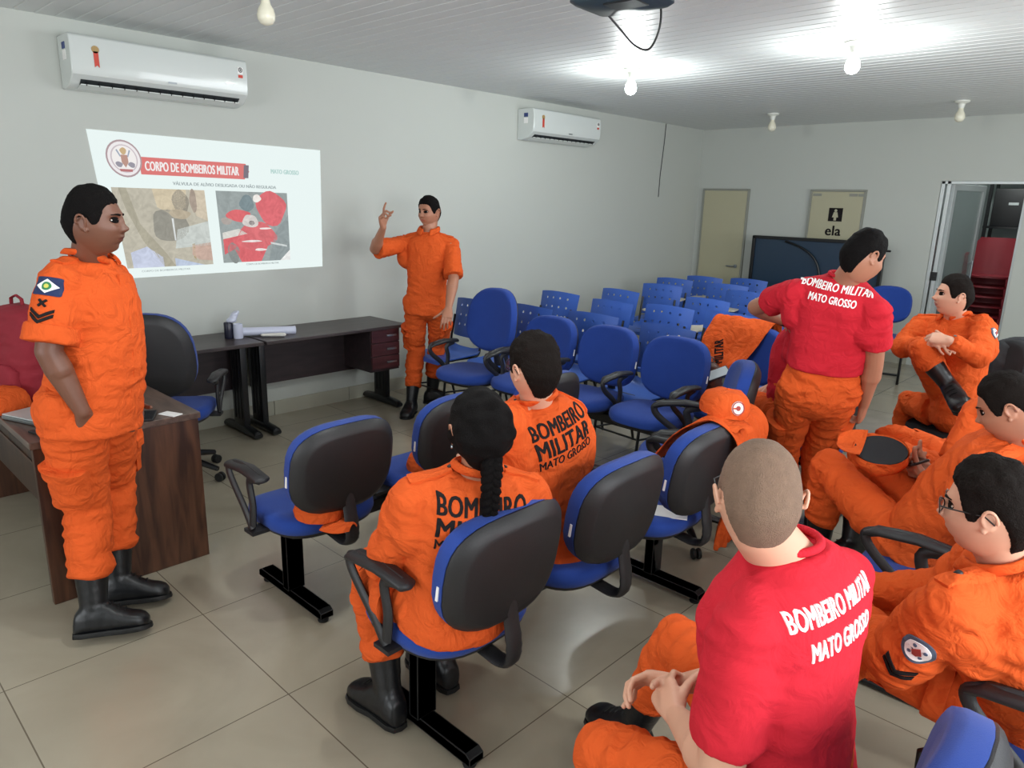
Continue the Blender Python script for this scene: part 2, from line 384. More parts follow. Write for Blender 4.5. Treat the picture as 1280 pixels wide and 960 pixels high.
def boot(name, an, kn, toe, parent, m_up, m_sole, s=1., top=.17, low=False):
    """laced boot: shaft round the shin, foot along toe; toe = direction"""
    an = V3(an); up = nrm(V3(kn)-an); toe = nrm(V3(toe)); toe = nrm(toe); dn = -nrm(up-toe*(up@toe)); lat = np.cross(toe, -dn)
    mb = MB(); z0 = .082*s
    mb.loft([ring(an+up*t, lat*w, nrm(np.cross(lat, up))*l, 18) for t, w, l in ((-.03, .040*s, .050*s), (.03, .042*s, .048*s), (.09, .048*s, .053*s), (top, .056*s, .060*s))])
    rr = []
    for t, w, h in ((-.070, .022, .050), (-.062, .034, .085), (-.03, .041, .115), (.015, .044, .122), (.05, .046, .108), (.085, .049, .085), (.12, .051, .068), (.15, .050, .060), (.172, .042, .050), (.186, .024, .034)):
        c = an+toe*t*s+dn*(z0-h*.5*s); rr.append(ring(c, lat*w*s, dn*h*.5*s, 18, 2.6))
    mb.loft(rr)
    me = baked(mb, .006, 3); folds(me, [(an+toe*.1, an), (an, an+up*.2)], [(an, .07)], .003, an[0]*5, .2, 1.3)
    b = link(name, me, m_up, parent, 180)
    o = [(t*s, w*s) for t, w in ((-.076, .0), (-.07, .026), (-.04, .038), (.0, .039), (.05, .041), (.10, .053), (.145, .053), (.175, .040), (.192, .014))]; out = o+[(a, -c) for a, c in o[::-1]][:-1]
    mb = MB(); base = an+dn*z0
    mb.loft([np.array([base+toe*a*k+lat*c*k+dn*zz for a, c in out]) for zz, k in ((-.010*s, 1), (.006*s, 1.02), (.0085*s, .98))]); mb.build('sole', m_sole, b, 50)
    mb = MB()
    for k in range(5):                                              # laces
        t = .075-.022*k; c = an+toe*(t+.03*(k < 3))*s+dn*(z0-.075*s-.014*k*s) if k < 3 else an+up*(.0+.03*(k-2))+nrm(np.cross(lat, up))*.0
        if k < 3: mb.tube([c-lat*.022*s, c-dn*.006, c+lat*.022*s], .0022, 6)
    mb.build('lace', m_sole, b, 60)
    return b

SKIN = {}
def torso_rings(P, b, dep, grow=0., hem=None, n=28, belly=0.):
    pel, neck = V3(P['pel']), V3(P['neck']); up = nrm(neck-pel); L = np.linalg.norm(neck-pel)
    hl, sl = nrm(V3(P['hipR'])-V3(P['hipL'])), nrm(V3(P['shR'])-V3(P['shL']))
    rows = [(0, .168, .120, 0), (.2, .158, .115, .006), (.4, .160, .117, .012), (.6, .172, .120, .012), (.75, .182, .118, .006), (.85, .165, .100, 0), (.92, .120, .080, -.004), (.985, .070, .062, .0)]
    out = []; bend = V3(P.get('bend', (0, 0, 0)))
    for t, w, h, f in rows:
        l = nrm(lerp(hl, sl, sstep(0, .8, t))); l = nrm(l-up*(l@up)); fw = np.cross(up, l)
        c = pel+up*L*t+fw*(f+belly*math.exp(-((t-.25)/.28)**2)*.5)+bend*math.sin(PI*min(1, max(0, t)))
        out.append(ring(c, l*(w*b+grow), fw*(h*dep+grow+belly*math.exp(-((t-.25)/.28)**2)*.5), n, 2.4))
    if hem is not None:
        fw = np.cross(up, nrm(hl-up*(hl@up))); ll = nrm(hl-up*(hl@up)); base = []
        for k in (1., .5):
            base.append(ring(pel-up*hem*k, ll*(.178*b+grow), fw*(.130*dep+grow), n, 2.4))
        out = base+out
    return out, up

def person(label, P, face, opt, hup=(0, 0, 1)):
    """one figure from its joints. opt: skin, hair, shirt, trousers, style, sleeve, hands ..."""
    s = opt.get('s', 1.); b = opt.get('b', 1.); dep = opt.get('dep', b)
    root = thing('person', label, 'person', (P['pel'][0], P['pel'][1], 0))
    P = {k: V3(v) for k, v in P.items()}; made = []
    _u = nrm(P['neck']-P['pel']); P['neck'] = P['neck']+_u*opt.get('nup', .026)
    for k in ('shL', 'shR'): P[k] = P[k]-_u*opt.get('drop', .004)
    def add(name, me, mats, parent=None, smooth=180):
        o = link(name, me, mats, None, smooth); made.append((o, parent)); return o
    H = P['head']; fy = nrm(face); hz = nrm(V3(hup)-fy*(V3(hup)@fy)); hx = np.cross(fy, hz); R = axes(hx, fy, hz); M = (R*s*opt.get('hs', .94), H)
    W = lambda q: M[0]@V3(q)+M[1]
    lat = nrm(P['shR']-P['shL']); up = nrm(P['neck']-P['pel']); lat = nrm(lat-up*(lat@up)); fwd = np.cross(up, lat)
    # ---- body: head + neck, arms + hands, trunk + legs in one mesh
    hb = MB(); co, x, y, z, n, m = head_shape(96, 84, female=opt.get('female', False))
    hb.add(co@M[0].T+M[1], grid_faces(n, m))
    nr = .054*s*opt.get('neck', 1.)
    hb.limb(P['neck']-up*.05+fwd*.0, W((0, -.016, -.052)), nr*1.10, nr*.93, 48)
    hb.limb(lerp(P['neck'], W((0, -.01, -.06)), .3)+fwd*.014, W((0, .012, -.060)), nr*.8, nr*.75, 40)
    for sd in (-1, 1): ear_mb(hb, M, (sd*.073, -.004, -.004), sd)
    hm = baked(hb, opt.get('hv', .0028), 2, .5)
    ab = MB(); sk = opt.get('arm', 1.)
    for S, sd in (('L', -1), ('R', 1)):
        sh, el, wr = P['sh'+S], P['el'+S], P['wr'+S]; fd = nrm(wr-el)
        ab.limb(sh, el, .050*s*sk, .040*s*sk, 18); 
        mid = lerp(el, wr, .3)
        ab.limb(el, mid, .040*s*sk, .043*s*sk, 18); ab.limb(mid, wr, .043*s*sk, .026*s, 18, flat=.85, ax=opt.get('hand'+S, {}).get('palm'))
        hd = opt.get('hand'+S)
        if hd: hand_mb(ab, wr, hd.get('d', fd), hd.get('palm', -up), sd, hd.get('curl', (.3, .35, .4, .45)), hd.get('thumb', .3), s*hd.get('s', 1.))
    am = baked(ab, .0042, 2, .5)
    tb = MB(); rg, _ = torso_rings(P, b*.86, dep*.86); tb.loft(rg)
    for S in 'LR':
        tb.limb(P['hip'+S], P['kn'+S], .075*s, .05*s); tb.limb(P['kn'+S], P['an'+S], .048*s, .036*s); tb.limb(P['neck']-up*.05, P['sh'+S], .05, .045)
    tm = baked(tb, .014, 2)
    mb = MB(); nf = []
    for me in (hm, am, tm): mb.add(coords(me), me_faces(me))
    bme = bpy.data.meshes.new('body'); bme.from_pydata(np.concatenate(mb.v).tolist(), [], mb.f); bme.update()
    skin = opt['skin']; lipm = opt['lips']; body = add('body', bme, [skin, lipm])
    # lips region
    nh = len(hm.vertices); loc = (coords(hm)-M[1])@np.linalg.inv(M[0]).T
    lipv = (((loc[:, 0]/.024)**2+((loc[:, 2]+.056)/.0095)**2) < 1) & (loc[:, 1] > .07)
    mi = np.zeros(len(bme.polygons), int)
    for i, q in enumerate(bme.polygons):
        if i >= len(hm.polygons): break
        if all(lipv[v] for v in q.vertices): mi[i] = 1
    bme.polygons.foreach_set('material_index', mi)
    hbv = bvh_of(hm)
    # ---- eyes and brows
    if opt.get('facedetail', True):
        for sd in (-1, 1):
            c = proj_pts(hbv, [W((sd*.031, .1, .009))], -fy, off=0)[0]
            e = MB(); e.ball(c-fy*.0015, (.0125*s, .0045*s, .0048*s), R, 14); eo = add('eye', e.mesh(), MATS['eyewhite'], body)
            e = MB(); e.ball(c+fy*.0019, (.0042*s, .0012*s, .0040*s), R, 12); add('iris', e.mesh(), MATS['iris'], eo)
            e = MB(); q = [W((sd*(.031+.0145*t), .1, .009+.0066-.0050*t*t)) for t in np.linspace(-1, 1, 7)]
            e.tube(proj_pts(hbv, q, -fy, off=.0008), .0020*s, 6); add('eyelid', e.mesh(), skin, eo)
            e = MB(); q = [W((sd*(.012+.034*t), .1, .0265+.006*t-.010*max(0, t-.5))) for t in np.linspace(0, 1, 8)]
            e.tube(proj_pts(hbv, q, -fy, off=.001), [.0016+.0022*math.sin(PI*min(1, .2+t)) for t in np.linspace(0, 1, 8)], 6); add('eyebrow', e.mesh(), opt['hair'], body)
    # ---- hair
    if opt.get('style'):
        hv, hf = hair_cap(opt['style']); q = MB(); q.add(hv@M[0].T+M[1], hf); me = q.mesh(); ho = add('hair', me, opt['hair'], body)
        if opt['style'].get('braid'):
            q = MB(); pts = [V3(a) for a in opt['style']['braid']]; N = 44
            cum = np.linspace(0, len(pts)-1, N); c = [catm(pts, t) for t in cum]
            for st in range(3):
                line = []
                for i, p in enumerate(c):
                    a = i*.62+st*2*PI/3; r = .017*(1-.35*i/N)
                    line.append(p+lat*math.cos(a)*r*1.15+fwd*math.sin(2*a)*r*.45)
                q.tube(line, [(.016*(1-.4*i/N)) for i in range(N)], 8)
            e = c[-1]; q.limb(e, e+nrm(c[-1]-c[-3])*.05, .011, .004, 10); br = add('braid', q.mesh(), opt['hair'], ho)
            q = MB(); q.lathe([(.016, -.006), (.018, 0), (.016, .006)], c[-2], 14, nrm(c[-1]-c[-3])); add('hair_tie', q.mesh(), MATS['black'], br)
    # ---- trousers
    tr = opt['trousers']; sc = opt.get('legk', 1.); T = MB(); seated = opt.get('seated', False)
    rg, _ = torso_rings(P, b, dep, opt.get('tgrow', .006))
    pel = P['pel']; hl = nrm(P['hipR']-P['hipL']); T.loft(rg[:3])
    T.ball(pel-up*.02, (.165*b, .125*dep, .12), axes(nrm(hl-up*(hl@up)), np.cross(up, nrm(hl-up*(hl@up))), up), 22)
    segs = [(pel, P['neck'])]; jn = [(pel-up*.1, .12)]
    for S in 'LR':
        hp, kn, an = P['hip'+S], P['kn'+S], P['an'+S]; sh = nrm(an-kn); cut = opt.get('cut'+S, .135)
        if not seated: hp = hp+up*.03
        T.limb(hp, lerp(hp, kn, .45), .093*s*sc, .086*s*sc, 20); T.limb(lerp(hp, kn, .45), kn, .086*s*sc, .068*s*sc, 20)
        end = an-sh*cut; T.limb(kn, lerp(kn, end, .4), .068*s*sc, .071*s*sc, 20); T.limb(lerp(kn, end, .4), end, .071*s*sc, .063*s*sc, 20, (1, 0))
        T.limb(end-sh*.03, end, .068*s*sc, .062*s*sc, 20, (0, 0))
        segs += [(hp, kn), (kn, an)]; jn += [(kn, .13), (end, .13), (hp, .13)]
    tme = baked(T, .007, 6); folds(tme, segs, jn, opt.get('tamp', .015), opt.get('seed', 1.)); vsmooth(tme, 2, .4)
    to = add('trousers', tme, tr); tbv = bvh_of(tme)
    for S, sd in (('L', -1), ('R', 1)):
        if opt.get('cargo', True):
            hp, kn = P['hip'+S], P['kn'+S]; ax = nrm(kn-hp); o = hl*sd; o = nrm(o-ax*(o@ax)); c = lerp(hp, kn, .66)+o*.09; yy = -ax; xx = np.cross(yy, o)
            pk = patch('cargo_pocket', tbv, c, xx, yy, .15, .17, tr, None, .006, .018); made.append((pk, to))
            fl = patch('pocket_flap', tbv, c+yy*.075, xx, yy, .160, .045, tr, None, .006, .028); made.append((fl, pk))
    # ---- boots
    for S in 'LR':
        if opt.get('boot'+S) is not None:
            bt = boot('boot', P['an'+S], P['kn'+S], opt['boot'+S], None, MATS['leather'], MATS['rubber'], s); made.append((bt, None))
    # ---- belt
    if opt.get('belt'):
        q = MB(); r0 = rg[0]; c = r0.mean(0)
        rr = [c+(r0-c)*k+up*h for h, k in ((.03, 1.03), (.035, 1.06), (.065, 1.06), (.07, 1.03))]; q.loft(rr, (False, False)); made.append((q.build('belt', MATS['leather'], None, 60), None))
    # ---- shirt or jacket
    A = MB(); hem = opt.get('hem', .10); g = opt.get('grow', .014); belly = opt.get('belly', 0.)
    rg, _ = torso_rings(P, b, dep, g, hem, belly=belly); A.loft(rg[opt.get('cutlow', 0):])
    if opt.get('bust'):
        for sd in (-1, 1): A.ball(lerp(P['pel'], P['neck'], .66)+lat*sd*.075+fwd*.10, (.07, .06, .07))
    segs = [(P['pel'], P['neck'])]; jn = [(lerp(P['pel'], P['neck'], .1), .17)]; ends = {}
    for S, sd in (('L', -1), ('R', 1)):
        sh, el, wr = P['sh'+S], P['el'+S], P['wr'+S]; a = opt.get('sleeve', 'long'); sr = opt.get('slk', 1.)
        A.limb(P['neck']-up*.045*s+lat*sd*.045, sh, .046, .056*sr, 18); 
        A.limb(lerp(sh, P['pel']+lat*sd*.1, .25), sh, .08 if a != 'short' else .066, (.06 if a != 'short' else .05)*sr, 16)
        if a == 'long':
            A.limb(sh, el, .060*s*sr, .056*s*sr, 20); e = lerp(el, wr, .93); A.limb(el, e, .056*s*sr, .041*s*sr, 20, (1, 0)); segs += [(sh, el), (el, wr)]; jn += [(el, .13), (sh, .12), (e, .06)]
            jn.append((lerp(sh, el, .6), .12))
        else:
            t = opt.get('short', .75); e = lerp(sh, el, t); k = .066*sr if a == 'short' else .070*sr
            if t > 1: e = lerp(el, wr, t-1); A.limb(sh, el, .066*s*sr, .060*s*sr, 20); A.limb(el, e, .060*s*sr, k*s, 20, (1, 0))
            else: A.limb(sh, e, .059*s*sr, k*s, 20, (1, 0))
            segs += [(sh, el)]; jn += [(sh, .10), (e, .08)]
        ends[S] = e
    ame = baked(A, .0065, 5); folds(ame, segs, jn, opt.get('samp', .012), opt.get('seed', 1.)+3); vsmooth(ame, 2, .4)
    so = add('jacket' if a != 'short' else 'shirt', ame, opt['shirt']); sbv = bvh_of(ame)
    if a == 'rolled':
        for S in 'LR':
            sh, el, wr = P['sh'+S], P['el'+S], P['wr'+S]; e = ends[S]; dd = nrm(el-sh) if opt.get('short', .75) <= 1 else nrm(wr-el); k = .074*s*opt.get('slk', 1.)
            q = MB(); q.limb(e-dd*.052, e+dd*.004, k*.97, k*1.02, 22, (0, 0)); cm = baked(q, .006, 2); folds(cm, [(e-dd*.1, e)], [(e, .1)], .004, 9.); made.append((link('rolled_cuff', cm, opt['shirt'], None, 180), so))
    elif a == 'long':
        for S in 'LR':
            e = ends[S]; dd = nrm(P['wr'+S]-P['el'+S]); q = MB(); q.limb(e-dd*.05, e+dd*.003, .046*s, .043*s, 20, (0, 0)); cm = baked(q, .005, 2); made.append((link('cuff', cm, opt['shirt'], None, 180), so))
    # ---- collar
    nu = nrm(W((0, -.02, -.06))-P['neck']); nk = P['neck']+nu*opt.get('cup', .014)
    if opt.get('collar', True):
        q = MB(); N = 28; ii = []
        for rr_, hh, fl in ((.062, -.028, 0), (.064, .010, 0), (.066, .034, 0), (.078, .022, 1), (.086, -.010, 1), (.080, -.014, 1), (.068, .02, 1), (.060, .028, 0), (.056, -.02, 0)):
            rg2 = []
            for t in np.linspace(.32, 2*PI-.32, N):
                dx, dy = math.sin(t), math.cos(t); fr = max(0, dy); rad = rr_*s*opt.get('neck', 1.)
                rg2.append(nk+lat*dx*rad*1.04+fwd*(dy*rad*1.05+.006)+nu*(hh-.022*fr)+(fwd*.012-up*.014)*fl*fr*1.2)
            ii.append(np.array(rg2))
        v = np.concatenate(ii); K = len(ii); f = []
        for i in range(K):
            for j in range(N-1): a0 = i*N+j; b0 = ((i+1) % K)*N+j; f.append((a0, a0+1, b0+1, b0))
        f.append(tuple(i*N for i in range(K))); f.append(tuple(i*N+N-1 for i in range(K))[::-1]); q.add(v, f)
        cm = baked(q.mesh(), 0, 0, sub=1); made.append((link('collar', cm, opt['shirt'], None, 180), so))
    else:
        q = MB(); pts = [nk+lat*math.sin(t)*.064*opt.get('neck', 1.)+fwd*(math.cos(t)*.066*opt.get('neck', 1.)+.006)-nu*(.000+.022*max(0, math.cos(t)))-nu*.006 for t in np.linspace(0, 2*PI, 32, endpoint=False)]
        q.tube(pts, .0085, 8, True); made.append((q.build('neckband', opt['shirt'], None, 180), so))
    def on(c, x, y, w, h, name, m, **k):
        par = k.pop('par', so); pk = patch(name, sbv, c, x, y, w, h, m, None, **k); made.append((pk, par)); return pk
    if opt.get('front', False):                                     # button placket, chest pockets, epaulettes
        mid = lerp(P['pel'], P['neck'], .45)
        on(mid+fwd*.12-up*.02, lat, up, .035, .50*s, 'button_placket', opt['shirt'], off=.002, th=.006, n=14)
        for sd in (-1, 1):
            c = lerp(P['pel'], P['neck'], .68)+fwd*.12+lat*sd*.082
            pk = on(c, lat, up, .105, .12, 'chest_pocket', opt['shirt'], off=.002, th=.007)
            on(c+up*.055, lat, up, .112, .04, 'pocket_flap', opt['shirt'], off=.002, th=.012, par=pk, outline=[(-.5, .5), (-.5, -.25), (0, -.5), (.5, -.25), (.5, .5)][::-1][::-1])
    if opt.get('epaulette', a != 'short'):
        for S, sd in (('L', -1), ('R', 1)):
            a1, a2 = P['neck']+lat*sd*.085+up*.01, P['sh'+S]+up*.06+lat*sd*.01; xx = nrm(a2-a1); zz = nrm(up-xx*(up@xx)); 
            c = (a1+a2)/2; ep = patch('epaulette', sbv, c+zz*.02, xx, np.cross(zz, xx), np.linalg.norm(a2-a1)*1.05, .045, opt['shirt'], None, .002, .006); made.append((ep, so))
            bq = MB(); bc = proj_pts(sbv, [a1+zz*.02], -zz, off=.008)[0]; bq.lathe([(.006, -.002), (.006, .003), (.003, .004)], bc, 12, zz); made.append((bq.build('button', MATS['black'], None), ep))
    for fn in opt.get('extra', []): fn(dict(P=P, bvh=sbv, tbvh=tbv, hbvh=hbv, shirt=so, body=body, W=W, lat=lat, up=up, fwd=fwd, made=made, on=on, s=s, R=R))
    off = Matrix.Translation((-root.location.x, -root.location.y, 0))
    own = {o.name for o, _ in made}
    def shift(o):
        o.data.transform(off)
        for ch in o.children:
            if ch.name not in own: shift(ch)
    for o, _ in made: shift(o)
    for o, par in made:
        o.parent = par if par is not None else root
    return root
def catm(P, t):
    i = min(int(t), len(P)-2); f = t-i; p0, p1, p2, p3 = P[max(i-1, 0)], P[i], P[i+1], P[min(i+2, len(P)-1)]
    return .5*((2*p1)+(p2-p0)*f+(2*p0-5*p1+4*p2-p3)*f*f+(3*p1-p0-3*p2+p3)*f**3)
# ------------------------------------------------------------------ palette
MATS = dict(
    orange=mat('orange_cloth', '#d45826', .88, crumple=.6, bump=.25, bscale=420, sheen=.0, spec=.12, var=.05, vscale=9),
    red=mat('red_jersey', '#c02532', .85, crumple=.35, bump=.2, bscale=500, sheen=.0, spec=.12, var=.05, vscale=9),
    white=mat('white_print', '#f2f0ee', .7), black=mat('black_plastic', '#141416', .5), ink=mat('black_print', '#1b1718', .8, spec=.2),
    leather=mat('black_leather', '#0e0f12', .38, bump=.15, bscale=300), rubber=mat('black_rubber', '#08090a', .6),
    eyewhite=mat('eye_white', '#cfc8c2', .3), iris=mat('iris', '#1c120c', .15),
    navy=mat('royal_blue_fabric', '#24418f', .85, bump=.3, bscale=500, sheen=.1, spec=.2, var=.08, vscale=14),
    plastic=mat('blue_plastic', '#365db2', .42, spec=.45, var=.06, vscale=6),
    shell=mat('black_shell', '#1f1e20', .5, bump=.15, bscale=260), frame=mat('black_frame', '#0c0d10', .35, spec=.5),
    laminate=mat('cream_laminate', '#c9bfa9', .45), steel=mat('steel', '#9a9fa3', .3, metal=.9), alu=mat('aluminium', '#c3c8c8', .4, metal=.3),
    blackcloth=mat('black_fabric', '#15161a', .9, bump=.3, bscale=350), bag=mat('bag_fabric', '#25272b', .85, bump=.4, bscale=200, var=.15, vscale=10),
    wood=wood('walnut_panel', '#341e15', '#5c3b29', (9, 9, 1.0), .42), woodtop=wood('walnut_top', '#4a3a33', '#6b564b', (1.5, 9, 9), .35),
    darkwood=wood('dark_table_top', '#332c2d', '#463c3c', (9, 1.2, 9), .35), darkpanel=wood('dark_table_panel', '#241c1f', '#33272a', (8, 1, 8), .45), drawer=wood('reddish_drawer', '#381b1f', '#4d272b', (1, 1, 9), .4),
    skin_dark=mat('deep_brown_skin', '#6b4433', .5, var=.07, vscale=14), skin_mid=mat('tan_skin', '#a8735a', .5, var=.08, vscale=14), skin_fair=mat('fair_skin', '#cf9c82', .5, var=.08, vscale=14),
    lip_dark=mat('brown_lips', '#5d352d', .4), lip_fair=mat('pink_lips', '#a8604f', .4),
    hair_black=mat('black_hair', '#0c0909', .8, bump=1., bscale=330, spec=.12), hair_brown=mat('dark_brown_hair', '#150f0c', .8, bump=1., bscale=330, spec=.12),
    hair_buzz=mat('cropped_fair_brown_hair', '#7a604e', .8, bump=1., bscale=420, var=.25, vscale=60),
)
# ------------------------------------------------------------------ room shell
RX, RY0, RY1, RH, T = 6.6, -2.8, 8.73, 2.604, .15
wallm = mat('grey_white_paint', '#bcbfb9', .7, bump=.05, bscale=30, spec=.3, var=.02, vscale=1.2)
def tile_mat():
    m = mat('polished_beige_tile', '#a29a8a', .16, spec=.5); nt = m.node_tree; b = nt.nodes['Principled BSDF']; L = nt.links
    tc = nt.nodes.new('ShaderNodeTexCoord'); mp = nt.nodes.new('ShaderNodeMapping'); mp.inputs['Location'].default_value = (-.99, -.35, 0)
    br = nt.nodes.new('ShaderNodeTexBrick'); br.offset = 0; br.squash = 1
    for k, v in (('Scale', 1.), ('Mortar Size', .0022), ('Mortar Smooth', .1), ('Brick Width', .675), ('Row Height', .675), ('Bias', 0)): br.inputs[k].default_value = v
    br.inputs['Color1'].default_value = (1, 1, 1, 1); br.inputs['Color2'].default_value = (.92, .92, .92, 1); br.inputs['Mortar'].default_value = (.38, .35, .32, 1)
    n = nt.nodes.new('ShaderNodeTexNoise'); n.inputs['Scale'].default_value = 1.6; n.inputs['Detail'].default_value = 8; n.inputs['Distortion'].default_value = 1.2
    r = nt.nodes.new('ShaderNodeValToRGB'); r.color_ramp.elements[0].color = srgb('#938a78'); r.color_ramp.elements[1].color = srgb('#a89f8c'); r.color_ramp.elements[0].position = .3; r.color_ramp.elements[1].position = .72
    mx = nt.nodes.new('ShaderNodeMixRGB'); mx.blend_type = 'MULTIPLY'; mx.inputs[0].default_value = 1
    L.new(tc.outputs['Object'], mp.inputs['Vector']); L.new(mp.outputs['Vector'], br.inputs['Vector']); L.new(tc.outputs['Object'], n.inputs['Vector'])
    L.new(n.outputs['Fac'], r.inputs['Fac']); L.new(r.outputs['Color'], mx.inputs[1]); L.new(br.outputs['Color'], mx.inputs[2]); L.new(mx.outputs['Color'], b.inputs['Base Color'])
    n2 = nt.nodes.new('ShaderNodeTexNoise'); n2.inputs['Scale'].default_value = 5; n2.inputs['Detail'].default_value = 5; m2 = nt.nodes.new('ShaderNodeMapRange'); m2.inputs['To Min'].default_value = .22; m2.inputs['To Max'].default_value = .28
    L.new(tc.outputs['Object'], n2.inputs['Vector']); L.new(n2.outputs['Fac'], m2.inputs['Value']); L.new(m2.outputs['Result'], b.inputs['Roughness'])
    return m
def slab(name, x0, x1, y0, y1, z0, z1, m): q = MB(); q.box(((x0+x1)/2, (y0+y1)/2, (z0+z1)/2), (x1-x0, y1-y0, z1-z0)); return struct(q.build(name, m, smooth=0))
slab('floor', -.3, RX+.3, RY0-.3, 11.2, -.1, 0, tile_mat())
cm = mat('ribbed_white_ceiling', '#d6d9d9', .42, spec=.5); nt = cm.node_tree
q = MB(); n = 0; y = RY0                                              # ribbed PVC boards running across the room
out = []
while y < RY1: out += [(y, RH+.006), (y+.006, RH), (y+.094, RH), (y+.1, RH+.006)]; y += .1
v = [(-.1, a, b) for a, b in out]+[(RX+.1, a, b) for a, b in out]; N = len(out)
v += [(-.1, RY0, RH+.1), (-.1, RY1+.1, RH+.1), (RX+.1, RY0, RH+.1), (RX+.1, RY1+.1, RH+.1)]
f = [(i, i+1, N+i+1, N+i) for i in range(N-1)]+[(2*N, 2*N+2, 2*N+3, 2*N+1)]
q.add(v, f); struct(q.build('ceiling', cm, smooth=0))
slab('wall_left', -T, 0, RY0-T, RY1+T, 0, RH+.1, wallm)
# back wall with the opening of the glass door
D3 = (2.83, 3.60, 1.975)
q = MB(); q.box(((D3[0])/2, RY1+T/2, RH/2+.05), (D3[0], T, RH+.1)); q.box(((D3[1]+RX)/2, RY1+T/2, RH/2+.05), (RX-D3[1], T, RH+.1)); q.box(((D3[0]+D3[1])/2, RY1+T/2, (D3[2]+RH+.1)/2), (D3[1]-D3[0], T, RH+.1-D3[2]))
struct(q.build('wall_back', wallm, smooth=0))
def wall_with_holes(name, axis, pos, a0, a1, holes):
    q = MB(); cuts = [a0]+[c for h in holes for c in h[:2]]+[a1]
    def seg(u0, u1, z0, z1):
        c, sz = (u0+u1)/2, u1-u0
        if axis == 'x': q.box((pos+T/2, c, (z0+z1)/2), (T, sz, z1-z0))
        else: q.box((c, pos-T/2, (z0+z1)/2), (sz, T, z1-z0))
    for i in range(0, len(cuts), 2): seg(cuts[i], cuts[i+1], 0, RH+.1)
    for u0, u1, z0, z1 in holes: seg(u0, u1, 0, z0); seg(u0, u1, z1, RH+.1)
    return struct(q.build(name, wallm, smooth=0))
hr = [(-.3, 2.7, .95, 2.2), (4.1, 7.1, .95, 2.2)]; wall_with_holes('wall_right', 'x', RX, RY0-T, RY1+T, hr)
hb = [(1.6, 5.2, .95, 2.2)]; wall_with_holes('wall_rear', 'y', RY0, 0, RX, hb)
# tile skirting
skm = mat('skirting_tile', '#a9a697', .3, var=.04, vscale=2)
def skirting(name, p, length, along):
    q = MB(); k = 0
    while k < length-.01:
        L = min(.672, length-k)
        q.box((p[0]+.007, p[1]+k+L/2, .055), (.014, L-.003, .11)) if along == 'y' else q.box((p[0]+k+L/2, p[1]-.007, .055), (L-.003, .014, .11))
        k += .675
    return struct(q.build(name, skm, smooth=0))
skirting('baseboard_left', (0, RY0), RY1-RY0-.016, 'y'); skirting('baseboard_back', (.0, RY1), D3[0]-.05, 'x'); skirting('baseboard_back', (D3[1]+.04, RY1), RX-D3[1]-.04, 'x')
# cream doors
doorm = mat('cream_door', '#b2ad92', .5); jamb = mat('door_jamb', '#8e8f86', .5)
def door(name, x0, x1, z):
    q = MB(); q.box(((x0+x1)/2, RY1-.012, z/2), (x1-x0-.05, .03, z-.02)); d = struct(q.build(name, doorm, smooth=0, bev=.003))
    q = MB()
    for x in (x0+.012, x1-.012): q.box((x, RY1-.013, z/2), (.024, .034, z))
    q.box(((x0+x1)/2, RY1-.013, z+.004), (x1-x0, .034, .02)); fr = q.build('door_frame', jamb, d, 0, .002)
    q = MB(); q.tube([(x1-.09, RY1-.03, .92), (x1-.09, RY1-.075, .92), (x1-.19, RY1-.078, .92)], .009, 8); q.lathe([(.024, 0), (.024, .008)], (x1-.09, RY1-.028, .92), 16, (0, -1, 0)); q.build('door_handle', MATS['steel'], d)
    return d
d1 = door('door_1', .085, .725, 1.866); d2 = door('door_2', 1.485, 2.11, 1.866)
lettering('door_sign', 'ela', None, (1.80, RY1-.0285, 1.42), (1, 0, 0), (0, 0, 1), .17, .11, MATS['ink'], d2, .015)
q = MB(); q.box((1.805, RY1-.029, 1.60), (.155, .003, .15)); pg = q.build('door_pictogram', MATS['ink'], d2, 0)
q = MB(); q.lathe([(.016, 0), (.016, .002)], (1.805, RY1-.0305, 1.645), 18, (0, -1, 0))
q.add([(1.805+a, RY1-.0325, 1.60+b) for a, b in ((-.02, .028), (.02, .028), (.034, -.03), (.014, -.03), (.014, -.065), (-.014, -.065), (-.014, -.03), (-.034, -.03))]+[(1.805+a, RY1-.0305, 1.60+b) for a, b in ((-.02, .028), (.02, .028), (.034, -.03), (.014, -.03), (.014, -.065), (-.014, -.065), (-.014, -.03), (-.034, -.03))], [tuple(range(8)), tuple(range(15, 7, -1))]+[(i, (i+1) % 8, 8+(i+1) % 8, 8+i) for i in range(8)])
q.build('figure', doorm, pg, 0)
q = MB()
for x, w_ in ((1.52, .10), (1.93, .09), (2.03, .07)): q.box((x+w_/2, RY1-.029, 1.82), (w_, .004, .03))
q.build('door_notice', jamb, d2, 0)
# glass door and the store room behind it
q = MB(); x0, x1, z = D3
for x in (x0+.02, x0+.075): q.box((x, RY1+.05, z/2), (.035, .07, z))
q.box((x1-.012, RY1+.07, z/2), (.024, .1, z)); q.box(((x0+x1)/2, RY1+.05, z-.015), (x1-x0, .07, .03))
tr = struct(q.build('trim_1', MATS['alu'], smooth=0, bev=.003))
glass = mat('clear_glass', '#dfe8e8', .03, trans=.92, spec=.5, alpha=.55)
q = MB(); dc, ds = math.cos(math.radians(62)), math.sin(math.radians(62)); hx_, hy_ = x0+.10, RY1+.07
Rl = rotz(math.radians(74)); c = V3((hx_, hy_, 0))
q.box(c+Rl@V3((.03, 0, 0))+V3((0, 0, z/2)), (.05, .035, z-.06), Rl); q.box(c+Rl@V3((.60, 0, 0))+V3((0, 0, z/2)), (.05, .035, z-.06), Rl)
for zz in (.06, z-.06): q.box(c+Rl@V3((.31, 0, 0))+V3((0, 0, zz)), (.56, .034, .06), Rl)
gd = struct(q.build('door_3', MATS['alu'], smooth=0, bev=.002))
